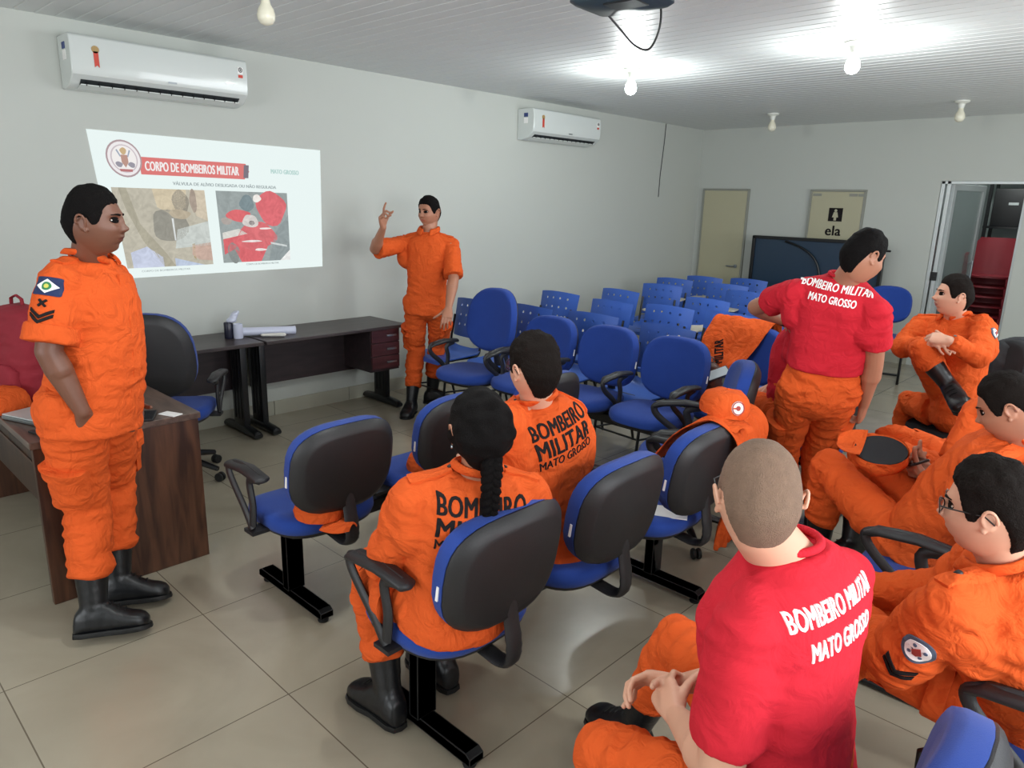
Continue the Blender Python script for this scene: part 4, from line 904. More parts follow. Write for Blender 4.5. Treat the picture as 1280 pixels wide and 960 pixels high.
POSE = {
 'p1': {'head': [2.299, 0.802, 1.549], 'neck': [2.2, 0.8, 1.42], 'shL': [2.11, 0.9, 1.35], 'shR': [2.31, 0.681, 1.37], 'elL': [1.98, 0.95, 1.06], 'elR': [2.345, 0.612, 1.14], 'wrL': [2.11, 0.92, 0.88], 'wrR': [2.372, 0.68, 0.93], 'pel': [2.212, 0.754, 0.914], 'hipL': [2.15, 0.815, 0.868], 'hipR': [2.26, 0.668, 0.893], 'knL': [1.958, 0.867, 0.497], 'knR': [2.12, 0.72, 0.501], 'anL': [2.044, 0.816, 0.107], 'anR': [2.219, 0.675, 0.112]},
 'p2': {'head': [0.74, 3.546, 1.558], 'neck': [0.737, 3.538, 1.391], 'shL': [0.882, 3.639, 1.324], 'shR': [0.601, 3.426, 1.322], 'elL': [1.007, 3.553, 1.089], 'elR': [0.601, 3.148, 1.289], 'wrL': [1.095, 3.429, 0.896], 'wrR': [0.777, 3.095, 1.451], 'pel': [0.738, 3.522, 0.891], 'hipL': [0.817, 3.577, 0.86], 'hipR': [0.672, 3.46, 0.853], 'knL': [0.629, 3.711, 0.509], 'knR': [0.569, 3.544, 0.456], 'anL': [0.596, 3.69, 0.11], 'anR': [0.658, 3.425, 0.082]},
 'p3': {'head': [3.65, 1.297, 1.04], 'neck': [3.619, 1.318, 0.893], 'shL': [3.53, 1.16, 0.837], 'shR': [3.696, 1.459, 0.814], 'elL': [3.401, 1.158, 0.603], 'elR': [3.47, 1.49, 0.62], 'wrL': [3.33, 1.28, 0.6], 'wrR': [3.33, 1.38, 0.6], 'pel': [3.57, 1.3, 0.5], 'hipL': [3.56, 1.21, 0.49], 'hipR': [3.56, 1.39, 0.49], 'knL': [3.25, 1.22, 0.49], 'knR': [3.23, 1.43, 0.49], 'anL': [3.36, 1.19, 0.1], 'anR': [3.34, 1.43, 0.1]},
 'p4': {'head': [3.465, 1.724, 1.115], 'neck': [3.429, 1.777, 0.963], 'shL': [3.463, 1.591, 0.949], 'shR': [3.488, 1.926, 0.858], 'elL': [3.333, 1.738, 0.75], 'elR': [3.34, 2.103, 0.7], 'wrL': [3.101, 1.8, 0.7], 'wrR': [3.101, 2.05, 0.7], 'pel': [3.45, 1.878, 0.472], 'hipL': [3.43, 1.799, 0.528], 'hipR': [3.412, 1.932, 0.397], 'knL': [3.011, 1.82, 0.5], 'knR': [3.019, 2.045, 0.497], 'anL': [3.0, 1.82, 0.1], 'anR': [3.0, 2.05, 0.098]},
 'p5': {'head': [3.947, 3.232, 1.464], 'neck': [3.862, 3.29, 1.336], 'shL': [3.679, 3.238, 1.286], 'shR': [4.024, 3.262, 1.243], 'elL': [3.448, 3.356, 1.18], 'elR': [4.011, 3.381, 0.99], 'wrL': [3.524, 3.573, 1.097], 'wrR': [3.968, 3.479, 0.769], 'pel': [3.802, 3.347, 0.84], 'hipL': [3.727, 3.29, 0.819], 'hipR': [3.881, 3.401, 0.82], 'knL': [3.628, 3.469, 0.452], 'knR': [3.743, 3.585, 0.468], 'anL': [3.588, 3.635, 0.09], 'anR': [3.739, 3.717, 0.09]},
 'p6': {'head': [4.039, 4.497, 1.214], 'neck': [4.044, 4.584, 1.074], 'shL': [4.2, 4.485, 1.067], 'shR': [3.871, 4.615, 1.02], 'elL': [4.238, 4.316, 0.933], 'elR': [3.856, 4.375, 0.916], 'wrL': [4.116, 4.2, 1.013], 'wrR': [4.008, 4.254, 0.973], 'pel': [4.14, 4.56, 0.57], 'hipL': [4.16, 4.47, 0.56], 'hipR': [4.1, 4.64, 0.57], 'knL': [3.86, 4.7, 0.54], 'knR': [3.99, 4.225, 0.939], 'anL': [3.8, 4.76, 0.12], 'anR': [4.139, 4.251, 0.77]},
 'p7': {'head': [4.478, 1.228, 1.123], 'neck': [4.518, 1.302, 0.987], 'shL': [4.525, 1.122, 0.915], 'shR': [4.571, 1.467, 0.914], 'elL': [4.522, 1.095, 0.636], 'elR': [4.486, 1.452, 0.648], 'wrL': [4.344, 1.245, 0.561], 'wrR': [4.281, 1.37, 0.543], 'pel': [4.573, 1.313, 0.488], 'hipL': [4.598, 1.221, 0.463], 'hipR': [4.52, 1.391, 0.455], 'knL': [4.185, 1.211, 0.387], 'knR': [4.151, 1.592, 0.492], 'anL': [4.15, 1.476, 0.089], 'anR': [4.011, 1.618, 0.117]},
 'p8': {'head': [4.754, 1.847, 1.0], 'neck': [4.789, 1.915, 0.858], 'shL': [4.73, 1.754, 0.783], 'shR': [4.77, 2.1, 0.842], 'elL': [4.63, 1.8, 0.58], 'elR': [4.64, 2.19, 0.6], 'wrL': [4.45, 1.98, 0.56], 'wrR': [4.45, 2.12, 0.56], 'pel': [4.93, 2.05, 0.47], 'hipL': [4.91, 1.96, 0.46], 'hipR': [4.91, 2.14, 0.46], 'knL': [4.5, 1.95, 0.5], 'knR': [4.5, 2.17, 0.5], 'anL': [4.3, 1.95, 0.1], 'anR': [4.3, 2.17, 0.1]},
 'p9': {'head': [4.635, 2.705, 1.054], 'neck': [4.674, 2.79, 0.921], 'shL': [4.621, 2.623, 0.855], 'shR': [4.649, 2.973, 0.909], 'elL': [4.464, 2.776, 0.681], 'elR': [4.544, 2.905, 0.658], 'wrL': [4.4, 2.93, 0.675], 'wrR': [4.39, 3.02, 0.675], 'pel': [4.445, 2.814, 0.48], 'hipL': [4.371, 2.745, 0.477], 'hipR': [4.442, 2.914, 0.492], 'knL': [4.027, 2.944, 0.619], 'knR': [4.118, 3.11, 0.678], 'anL': [4.004, 3.017, 0.223], 'anR': [4.141, 3.03, 0.275]},
 'p10': {'head': [3.528, 3.696, 1.12], 'neck': [3.501, 3.835, 1.035], 'shL': [3.555, 3.658, 1.053], 'shR': [3.551, 4.009, 0.998], 'elL': [3.475, 3.813, 0.834], 'elR': [3.479, 3.934, 0.738], 'wrL': [3.33, 3.899, 0.656], 'wrR': [3.266, 3.93, 0.617], 'pel': [3.527, 3.751, 0.543], 'hipL': [3.543, 3.663, 0.582], 'hipR': [3.525, 3.847, 0.557], 'knL': [3.14, 3.777, 0.577], 'knR': [3.109, 3.838, 0.498], 'anL': [3.108, 3.636, 0.196], 'anR': [3.1, 3.8, 0.1]},
 'p11': {'head': [4.762, 3.402, 1.1], 'neck': [4.792, 3.525, 0.995], 'shL': [4.793, 3.348, 0.942], 'shR': [4.793, 3.703, 0.943], 'elL': [4.42, 3.465, 0.839], 'elR': [4.721, 3.677, 0.674], 'wrL': [4.366, 3.343, 0.633], 'wrR': [4.49, 3.68, 0.592], 'pel': [4.649, 3.518, 0.516], 'hipL': [4.457, 3.429, 0.522], 'hipR': [4.465, 3.612, 0.522], 'knL': [4.041, 3.491, 0.575], 'knR': [4.052, 3.685, 0.583], 'anL': [4.17, 3.498, 0.189], 'anR': [4.171, 3.697, 0.194]},
}


def p1x(c):
    P = c['P']; ax = nrm(P['elR']-P['shR']); o = nrm(c['lat']-ax*(c['lat']@ax)); y = -ax; x = np.cross(y, o); m = lerp(P['shR'], P['elR'], .10)+o*.07
    fl = c['on'](m, x, y, .085, .06, 'flag_patch', MATS['flagblue']); dm = c['on'](m, x, y, .07, .046, 'flag_diamond', MATS['white'], outline=[(0, .5), (-.5, 0), (0, -.5), (.5, 0)], off=.0038, par=fl)
    circ = [(math.cos(t)*.5, math.sin(t)*.5) for t in np.linspace(0, 2*PI, 20, endpoint=False)]
    gd = c['on'](m, x, y, .028, .028, 'flag_disc', MATS['flaggreen'], outline=circ, n=4, off=.005, par=fl); c['on'](m, x, y, .014, .014, 'flag_star', MATS['flagyellow'], outline=circ, n=3, off=.006, par=gd)
    m2 = m+ax*.078
    for k in (0, .016): c['on'](m2+ax*(.012+k), x, y, .075, .035, 'rank_chevron', MATS['ink'], outline=[(-.5, .5), (-.5, .2), (0, -.5), (.5, .2), (.5, .5), (0, -.2)], n=8, off=.003)
    for sx in (-1, 1): c['on'](m2-ax*.022, nrm(x+y*sx*.9), nrm(y-x*sx*.9), .032, .007, 'crossed_axe', MATS['ink'], n=3, off=.003)
person('standing man in orange uniform by the brown desk, hand in his pocket, looking right', POSE['p1'], (.62, .80, -.02), dict(nup=.01, drop=.018, skin=MATS['skin_dark'], lips=MATS['lip_dark'], hair=MATS['hair_black'],
    style=SHORT, shirt=MATS['orange'], trousers=MATS['orange'], sleeve='rolled', short=.86, b=.90, dep=1.0, belly=.03, legk=1.12, front=True, seed=2.1, bootL=(.45, .9, 0), bootR=(.45, .9, 0), slk=1.1,
    handR=dict(d=(-.35, .3, -.9), palm=(-.8, -.2, .2)), handL=dict(palm=(.5, -.5, 0)), extra=[p1x]))
def back_text(lines, cz=.70, dx=0., dz=0.):
    def fn(c):
        P = c['P']; r = -c['lat']*-1; x = c['lat']; m = lerp(P['pel'], P['neck'], cz)-c['fwd']*.14+c['lat']*dx
        for s_, w_, h_, z_, b_, mt in lines:
            lo = lettering('back_lettering', s_, c['bvh'], m+c['up']*z_, x, c['up'], w_, h_, MATS[mt], None, b_); c['made'].append((lo, c['shirt']))
    return fn
JT = [('BOMBEIRO', .25, .050, .062, .014, 'ink'), ('MILITAR', .245, .056, .0, .014, 'ink'), ('MATO GROSSO', .245, .030, -.052, .004, 'ink')]
TT = [('BOMBEIRO MILITAR', .24, .030, .028, .012, 'white'), ('MATO GROSSO', .17, .030, -.024, .012, 'white')]
TT5 = [('BOMBEIRO MILITAR', .30, .032, .030, .012, 'white'), ('MATO GROSSO', .20, .032, -.022, .012, 'white')]
TT7 = [('BOMBEIRO MILITAR', .255, .036, .030, .008, 'white'), ('MATO GROSSO', .19, .036, -.030, .008, 'white')]
OR = dict(shirt=MATS['orange'], trousers=MATS['orange'])
def seal_arm(S, t=.35, d=.062):
    def fn(c):
        P = c['P']; sd = 1 if S == 'R' else -1; ax = nrm(P['el'+S]-P['sh'+S]); o = nrm(c['lat']*sd-ax*(c['lat']@ax)*sd); y = -ax; x = np.cross(y, o); seal('sleeve_badge', c, lerp(P['sh'+S], P['el'+S], t)+o*.07, x, y, d)
    return fn
# presenter
person('man in orange uniform in front of the wall, right hand raised and pointing', POSE['p2'], (.18, -.97, -.08), dict(OR, skin=MATS['skin_mid'], lips=MATS['lip_fair'], hair=MATS['hair_black'],
    style=SHORT, sleeve='rolled', short=.92, b=.84, dep=.88, front=True, seed=5.3, bootL=(.55, .6, 0), bootR=(.55, -.8, 0), legk=.95,
    handR=dict(d=(.15, -.25, .9), palm=(.7, .3, .1), curl=(.15, .75, .85, .9), thumb=.3), handL=dict(palm=(-.5, .5, 0)), extra=[seal_arm('R')]))
# braided woman
pt = [(3.71, 1.285, 1.01), (3.735, 1.265, .97), (3.74, 1.258, .92), (3.735, 1.262, .86), (3.72, 1.268, .80), (3.70, 1.27, .76)]
def earring(c):
    q = MB(); p = c['W']((-.082, .004, -.04)); q.lathe([(.004, -.003), (.006, 0), (.004, .003)], p, 10, c['lat']); c['made'].append((q.build('earring', MATS['steel'], None), c['body']))
person('woman in orange uniform with a long dark braid on the nearest padded seat', POSE['p3'], (-.88, .42, -.12), dict(OR, skin=MATS['skin_mid'], lips=MATS['lip_fair'], hair=MATS['hair_black'],
    style=dict(long=True, top=.012, side=.012, back=.016, tuft=.001, braid=pt), sleeve='long', b=.95, dep=1.02, seed=8.1, hem=.07, seated=True, bootL=(-1, 0, 0), bootR=(-1, .1, 0), neck=.9, slk=1.1, female=True,
    handL=dict(palm=(0, .3, -1)), handR=dict(palm=(0, -.3, -1)), extra=[back_text(JT, .70), earring]))
def glasses(c):
    W = c['W']; R = c['R']; q = MB()
    for sd in (-1, 1):
        q.tube([W((sd*.033+.024*math.cos(t), .104-.006*abs(math.cos(t)), .006+.018*math.sin(t))) for t in np.linspace(0, 2*PI, 24, endpoint=False)], .0014, 6, True)
        q.tube([W((sd*.058, .098, .012)), W((sd*.076, .07, .014)), W((sd*.082, .0, .010)), W((sd*.081, -.02, -.008))], .0017, 6)
    q.tube([W((-.010, .104, .010)), W((0, .106, .013)), W((.010, .104, .010))], .0015, 6); g = q.build('glasses', MATS['black'], None); c['made'].append((g, c['body']))
    q = MB()
    for sd in (-1, 1): q.lathe([(.0225, -.0006), (.0225, .0006)], W((sd*.033, .102, .006)), 20, R[:, 1])
    c['made'].append((q.build('lens', MATS['lens'], None), g))
MATS['lens'] = mat('spectacle_lens', '#eef4f4', .02, trans=.95, alpha=.35)
person('broad-backed man in orange jacket lettered in black on the middle seat of the nearest row', POSE['p4'], (-.97, .22, -.05), dict(OR, nup=.042, skin=MATS['skin_fair'], lips=MATS['lip_fair'], hair=MATS['hair_brown'],
    style=ST2, sleeve='long', b=1.02, dep=1.1, seed=11.7, hem=.07, seated=True, bootL=(-1, 0, 0), bootR=(-1, .1, 0), slk=1.12,
    handL=dict(palm=(0, .3, -1)), handR=dict(palm=(0, -.3, -1)), extra=[back_text(JT, .76), glasses]))
def watch(S, mt='steel'):
    def fn(c):
        P = c['P']; ax = nrm(P['wr'+S]-P['el'+S]); p = P['wr'+S]-ax*.025; q = MB(); q.lathe([(.031, -.011), (.0335, -.008), (.0335, .008), (.031, .011)], p, 20, ax); w_ = q.build('wristwatch', MATS['black'], None); c['made'].append((w_, c['body']))
        o = nrm(V3((0, 0, 1))-ax*ax[2]); q = MB(); q.lathe([(.019, 0), (.020, .004), (.016, .008)], p+o*.031, 18, o); c['made'].append((q.build('watch_face', MATS[mt], None), w_))
    return fn
person('man in red t-shirt and orange trousers walking away with his head bowed', POSE['p5'], (.50, .80, -.34), dict(nup=.040, samp=.007, skin=MATS['skin_mid'], lips=MATS['lip_fair'], hair=MATS['hair_black'], shirt=MATS['red'], trousers=MATS['orange'],
    style=SHORT, sleeve='short', short=.62, b=.98, dep=1.0, seed=14.2, hem=None, cutlow=1, tgrow=-.004, collar=False, bootL=(-.2, 1, 0), bootR=(0, 1, 0), grow=.011, arm=1.02, slk=1.06,
    handL=dict(d=(.6, .5, -.3), palm=(.4, .5, -.2)), handR=dict(palm=(-.9, 0, 0), curl=(.6, .7, .8, .8), thumb=.6), extra=[back_text(TT5, .875), watch('L')]))
person('man in orange uniform sitting with legs crossed and hands clasped on his knee', POSE['p6'], (-.85, -.52, .05), dict(OR, skin=MATS['skin_fair'], lips=MATS['lip_fair'], hair=MATS['hair_brown'],
    style=SHORT, sleeve='long', b=1.0, dep=1.0, seed=17.9, hem=.05, seated=True, front=True, bootL=(-1, -.3, 0), bootR=(.35, -.85, -.15), cutR=.13, legk=.93,
    handL=dict(d=(-.75, -.05, .05), palm=(.1, .5, -.7), curl=(.7, .7, .75, .8)), handR=dict(d=(.7, -.6, .3), palm=(.3, .3, -.8), curl=(.5, .6, .6, .6)), extra=[seal_arm('L', .3), watch('L')]))
person('man in red t-shirt with close-cropped hair, seated in the foreground with hands together', POSE['p7'], (-.62, .80, -.06), dict(nup=.040, samp=.007, cargo=False, skin=MATS['skin_fair'], lips=MATS['lip_fair'], hair=MATS['hair_buzz'], shirt=MATS['red'], trousers=MATS['orange'],
    style=BUZZ, sleeve='short', short=.80, b=1.05, dep=1.05, seed=21.4, hem=.06, seated=True, collar=False, bootL=(-1, -.1, 0), bootR=(-1, .2, 0), grow=.010, arm=1.1, slk=1.05, neck=1.06,
    handL=dict(d=(-.75, .55, .1), palm=(.1, .5, -.3), curl=(.55, .6, .65, .7), thumb=.5), handR=dict(d=(-.75, -.55, .1), palm=(.3, -.6, -.5), curl=(.5, .55, .6, .6), thumb=.4), extra=[back_text(TT7, .79, -.018), glasses]))
def p8x(c):
    P = c['P']; pp = proj_pts(c['bvh'], [lerp(P['neck'], P['shL'], .75)+V3((-.06, 0, .1))+V3((.045*k, -.03*k, 0)) for k in (-1, 1)], (0, 0, -1), off=.005); qq = MB(); qq.limb(pp[0], pp[1], .0065, .009, 10); c['made'].append((qq.build('pen', MATS['black'], None), c['shirt'])); seal_arm('L', .42, .075)(c); ax = nrm(P['elL']-P['shL']); o = nrm(-c['lat']+ax*(c['lat']@ax)); y = -ax; x = np.cross(y, o); m = lerp(P['shL'], P['elL'], .78)+o*.07
    for k in (0, .016): c['on'](m+ax*k, x, y, .075, .035, 'rank_chevron', MATS['ink'], outline=[(-.5, .5), (-.5, .2), (0, -.5), (.5, .2), (.5, .5), (0, -.2)], n=8, off=.003)
person('man in orange uniform and glasses seated at the right edge, round badge on his sleeve', POSE['p8'], (-1, -.02, -.12), dict(OR, skin=MATS['skin_fair'], lips=MATS['lip_fair'], hair=MATS['hair_brown'],
    style=ST2, sleeve='long', b=1.08, dep=1.1, seed=24.6, hem=.06, seated=True, bootL=(-1, 0, 0), bootR=(-1, .1, 0), slk=1.25,
    handL=dict(palm=(0, .3, -1)), handR=dict(palm=(0, -.3, -1)), extra=[p8x, glasses]))
person('man in orange uniform at the right edge looking down at the phone in his hands', POSE['p9'], (-1, -.05, -.5), dict(OR, cargo=False, skin=MATS['skin_mid'], lips=MATS['lip_fair'], hair=MATS['hair_brown'],
    style=SHORT, sleeve='long', b=1.0, dep=1.05, seed=27.3, hem=.04, seated=True, bootL=(-1, -.3, -.2), bootR=(-.6, -.8, 0), slk=1.1,
    handL=dict(d=(-.75, .55, .12), palm=(.25, .5, .75), curl=(.6, .65, .7, .75), thumb=.6), handR=dict(d=(-.75, -.35, .12), palm=(.1, -.6, .75), curl=(.6, .65, .7, .75), thumb=.6)))
person('person in red shirt and orange trousers mostly hidden behind the walking man', POSE['p10'], (-1, 0, -.1), dict(skin=MATS['skin_fair'], lips=MATS['lip_fair'], hair=MATS['hair_brown'], shirt=MATS['red'], trousers=MATS['orange'],
    style=SHORT, sleeve='short', short=.8, b=.9, dep=.9, seed=31.3, hem=.04, seated=True, collar=False, bootL=(-1, 0, 0), bootR=(-1, .1, 0),
    handL=dict(palm=(0, .3, -1)), handR=dict(palm=(0, -.3, -1))))
person('person in orange uniform behind the phone user with only legs and elbow showing', POSE['p11'], (-1, 0, -.1), dict(OR, skin=MATS['skin_mid'], lips=MATS['lip_fair'], hair=MATS['hair_brown'],
    style=SHORT, sleeve='long', b=1., dep=1., seed=34.3, hem=.04, seated=True, bootL=(-1, 0, 0), bootR=(-1, .1, 0),
    handL=dict(palm=(0, .3, -1)), handR=dict(palm=(0, -.3, -1))))
# ------------------------------------------------------------------ air conditioners
acw = mat('glossy_white_plastic', '#cfd4d1', .18, coat=.4); acd = mat('dark_vent', '#2b2f31', .6)
MATS['tagred'] = mat('red_sticker', '#c8402f', .5); MATS['tagtan'] = mat('tan_sticker', '#a98a55', .5); MATS['tagblue'] = mat('blue_sticker', '#2c3f7a', .5)
def air_con(label, y0, y1, z0, z1):
    L, h = y1-y0, z1-z0; t = thing('air_conditioner', label, 'air conditioner', (0, (y0+y1)/2, z0), 0, 'split air conditioners on the left wall')
    prof = [(.002, h), (.19, h), (.205, h-.012), (.215, h-.08), (.212, .10), (.205, .070), (.175, .045)]; prof2 = [(.14, .018), (.05, .0), (.002, .0)]
    q = MB(); full = prof+prof2; q.loft([np.array([(x, yy, z) for x, z in full]) for yy in (-L/2, L/2)]); q.build('casing', acw, t, 35, .006)
    q = MB(); q.add([(x+dx, yy, z+dz) for yy in (-L/2+.05, L/2-.05) for x, z, dx, dz in ((.178, .0475, .002, -.002), (.143, .0205, .002, -.002), (.138, .02, 0, .006), (.172, .0475, 0, .006))], [(0, 1, 2, 3), (7, 6, 5, 4), (0, 4, 5, 1), (1, 5, 6, 2), (2, 6, 7, 3), (3, 7, 4, 0)]); v = q.build('air_outlet', acd, t, 0)
    for k in range(14): yy = -L/2+.08+k*(L-.16)/13; q = MB(); q.box((.163, yy, .030), (.03, .004, .016), np.array(Matrix.Rotation(.6, 3, 'Y'))); q.build('louvre', MATS['black'], v, 0)
    q = MB(); Rl = np.array(Matrix.Rotation(-.62, 3, 'Y')); q.box((.135, 0, .012), (.075, L-.10, .006), np.array(Matrix.Rotation(-.25, 3, 'Y')), bev=.002); q.build('flap', acw, t, 0)
    q = MB(); yy = -L/2+.13; q.lathe([(.020, 0), (.020, .003)], (.214, yy, h-.075), 18, (1, 0, 0)); a = q.build('energy_label', MATS['tagtan'], t)
    q = MB(); 
    q.add([(x, yy+a_, h-.075+b_) for x in (.214, .217) for a_, b_ in ((-.012, -.01), (.014, -.01), (.015, -.095), (.003, -.083), (-.010, -.095))], [(0, 1, 2, 3, 4), (9, 8, 7, 6, 5)]+[(i, (i+1) % 5, 5+(i+1) % 5, 5+i) for i in range(5)]); q.build('energy_label', MATS['tagred'], t, 0)
    q = MB(); yy = L/2-.05; q.box((.215, yy, h-.07), (.003, .035, .04)); q.build('sticker', MATS['white'], t, 0)
    q = MB(); q.tube([(.2175, yy+.011*math.cos(u), h-.066+.013*math.sin(u)) for u in np.linspace(0, 2*PI, 14, endpoint=False)], .0025, 6, True); q.box((.2175, yy, h-.066), (.002, .006, .012)); q.build('sticker_symbol', MATS['black'], t, 0)
    q = MB(); q.box((.215, yy, h-.105), (.003, .03, .018)); q.build('sticker', MATS['tagred'], t, 0)
    q = MB(); q.box((.11, -L/2-.001, h-.06), (.05, .003, .035)); q.build('side_sticker', MATS['tagblue'], t, 0)
    q = MB(); q.box((.11, -L/2-.001, h-.11), (.05, .003, .05)); q.build('side_sticker', MATS['white'], t, 0)
    q = MB(); q.box((.215, .03, .085), (.002, .05, .010)); q.build('logo_plate', MATS['steel'], t, 0)
air_con('big white air conditioner above the projected slide', 1.40, 2.44, 2.215, 2.50)
air_con('smaller-looking far white air conditioner near the room corner', 5.25, 6.28, 2.225, 2.505)

# ------------------------------------------------------------------ projected slide: light thrown on the wall
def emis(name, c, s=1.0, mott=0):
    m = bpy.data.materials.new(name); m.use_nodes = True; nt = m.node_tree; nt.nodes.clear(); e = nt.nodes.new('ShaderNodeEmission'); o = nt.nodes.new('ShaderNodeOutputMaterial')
    c = '#%02x%02x%02x' % tuple(int(int(c[i:i+2], 16)*.84+246*.16) for i in (1, 3, 5)); e.inputs[0].default_value = srgb(c); e.inputs[1].default_value = s; nt.links.new(e.outputs[0], o.inputs[0])  # light washing out the projection is mixed into each slide colour
    if mott:                                                        # grain of the photographed surfaces
        tc = nt.nodes.new('ShaderNodeTexCoord'); n = nt.nodes.new('ShaderNodeTexNoise'); n.inputs['Scale'].default_value = 14; n.inputs['Detail'].default_value = 6; n.inputs['Distortion'].default_value = 2
        mp = nt.nodes.new('ShaderNodeMapRange'); mp.inputs['From Min'].default_value = .3; mp.inputs['From Max'].default_value = .7; mp.inputs['To Min'].default_value = 1-mott; mp.inputs['To Max'].default_value = 1+mott
        mx = nt.nodes.new('ShaderNodeVectorMath'); mx.operation = 'SCALE'; mx.inputs[0].default_value = srgb(c)[:3]
        nt.links.new(tc.outputs['Object'], n.inputs['Vector']); nt.links.new(n.outputs['Fac'], mp.inputs['Value']); nt.links.new(mp.outputs['Result'], mx.inputs['Scale']); nt.links.new(mx.outputs['Vector'], e.inputs[0])
    return m
C4 = [V3((0, 1.500, 2.006)), V3((0, 3.093, 1.987)), V3((0, 3.075, 1.119)), V3((0, 1.590, 1.105))]
def SU(u, v, k): a = lerp(C4[0], C4[1], u); b = lerp(C4[3], C4[2], u); p = lerp(a, b, v); return (.002+.0012*k, p[1], p[2])
sl = thing('projected_slide', 'bright projected slide with two photographs on the left wall', 'projection', (0, 2.3, 0))
p1 = p2 = '-'
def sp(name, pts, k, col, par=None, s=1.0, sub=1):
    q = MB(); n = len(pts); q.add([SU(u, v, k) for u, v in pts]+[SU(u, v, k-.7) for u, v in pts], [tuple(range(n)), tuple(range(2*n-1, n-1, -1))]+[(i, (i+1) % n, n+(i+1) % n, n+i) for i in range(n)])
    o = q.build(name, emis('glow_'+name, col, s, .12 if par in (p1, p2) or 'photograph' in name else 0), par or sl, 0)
    if par is None: o.data.transform(Matrix.Translation((0, -2.3, 0)))
    else: o.data.transform(Matrix.Translation((0, -2.3, 0)))
    return o
def blob(cx, cy, rx, ry, n=20, w=.12, a0=0): return [(cx+rx*math.cos(t)*(1+w*math.sin(3*t+cx*30)), cy+ry*math.sin(t)*(1+w*math.cos(2*t+cy*20))) for t in np.linspace(0, 2*PI, n, endpoint=False)]
R4 = lambda a, b, c, d: [(a, b), (c, b), (c, d), (a, d)]
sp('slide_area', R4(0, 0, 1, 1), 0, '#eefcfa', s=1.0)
sp('banner', [(.17, .155), (.62, .155), (.635, .215), (.61, .275), (.17, .275)], 1, '#dc6a66'); sp('banner_end', [(.612, .165), (.635, .165), (.628, .265), (.605, .265)], 2, '#6d6470')
circ = [(math.cos(t), math.sin(t)) for t in np.linspace(0, 2*PI, 28, endpoint=False)]
e0 = sp('emblem', [(.115+.066*a, .175+.125*b) for a, b in circ], 2, '#a98f94'); e1 = sp('emblem_field', [(.115+.060*a, .175+.113*b) for a, b in circ], 3, '#f3eef0', e0); sp('emblem_ring', [(.115+.050*a, .175+.094*b) for a, b in circ], 4, '#c9bcc2', e0); sp('emblem_centre', [(.115+.045*a, .175+.086*b) for a, b in circ], 5, '#f6f2f0', e0)
for nm, pts, cl in (('shield', [(.103, .15), (.128, .15), (.128, .20), (.115, .235), (.103, .20)], '#b8897a'), ('helmet', blob(.115, .125, .012, .022), '#c8a877'), ('hose', blob(.092, .215, .013, .018), '#8f8b98'), ('hose', blob(.139, .215, .013, .018), '#8f8b98'), ('axe', [(.088, .12), (.093, .115), (.104, .16), (.10, .165)], '#94a0b4'), ('axe', [(.142, .12), (.137, .115), (.127, .16), (.13, .165)], '#94a0b4'), ('ribbon', [(.09, .245), (.14, .245), (.137, .262), (.093, .262)], '#b5696a')): sp(nm, pts, 6, cl, e0)
p1 = sp('left_photograph', R4(.045, .37, .42, .93), 1, '#b9b3a0')
for nm, pts, cl in (('cloth', [(.20, .37), (.34, .37), (.33, .50), (.27, .56), (.21, .50)], '#cfc0a0'), ('shadow', blob(.25, .63, .075, .13), '#8c897d'), ('dark_fitting', blob(.31, .47, .035, .09), '#8d8676'), ('strap', [(.07, .37), (.10, .37), (.13, .62), (.22, .84), (.25, .93), (.20, .93), (.13, .74), (.085, .52)], '#a39d88'),
    ('paper', [(.28, .66), (.42, .60), (.42, .78), (.26, .80)], '#c4ccc6'), ('table', [(.07, .82), (.14, .78), (.20, .86), (.20, .93), (.07, .93)], '#c2cbe2'), ('table', [(.25, .87), (.38, .93), (.25, .93)], '#b8c6de'), ('forearm', [(.335, .78), (.42, .76), (.42, .90), (.36, .89), (.33, .85)], '#c3a392'), ('cord', [(.262, .58), (.27, .58), (.268, .74), (.262, .74)], '#dfe4e2'), ('hand', blob(.30, .55, .045, .035), '#b3a48a'), ('wristband', [(.335, .77), (.347, .765), (.345, .89), (.335, .87)], '#a8946f'), ('cloth', [(.355, .37), (.42, .37), (.42, .60), (.37, .56)], '#cdbfa6'), ('bottle', blob(.365, .45, .015, .08), '#a08f80')): sp(nm, pts, 2+(nm in ('cord', 'hand', 'bottle')), cl, p1)
p2 = sp('right_photograph', R4(.47, .37, .815, .925), 1, '#8f9a98')
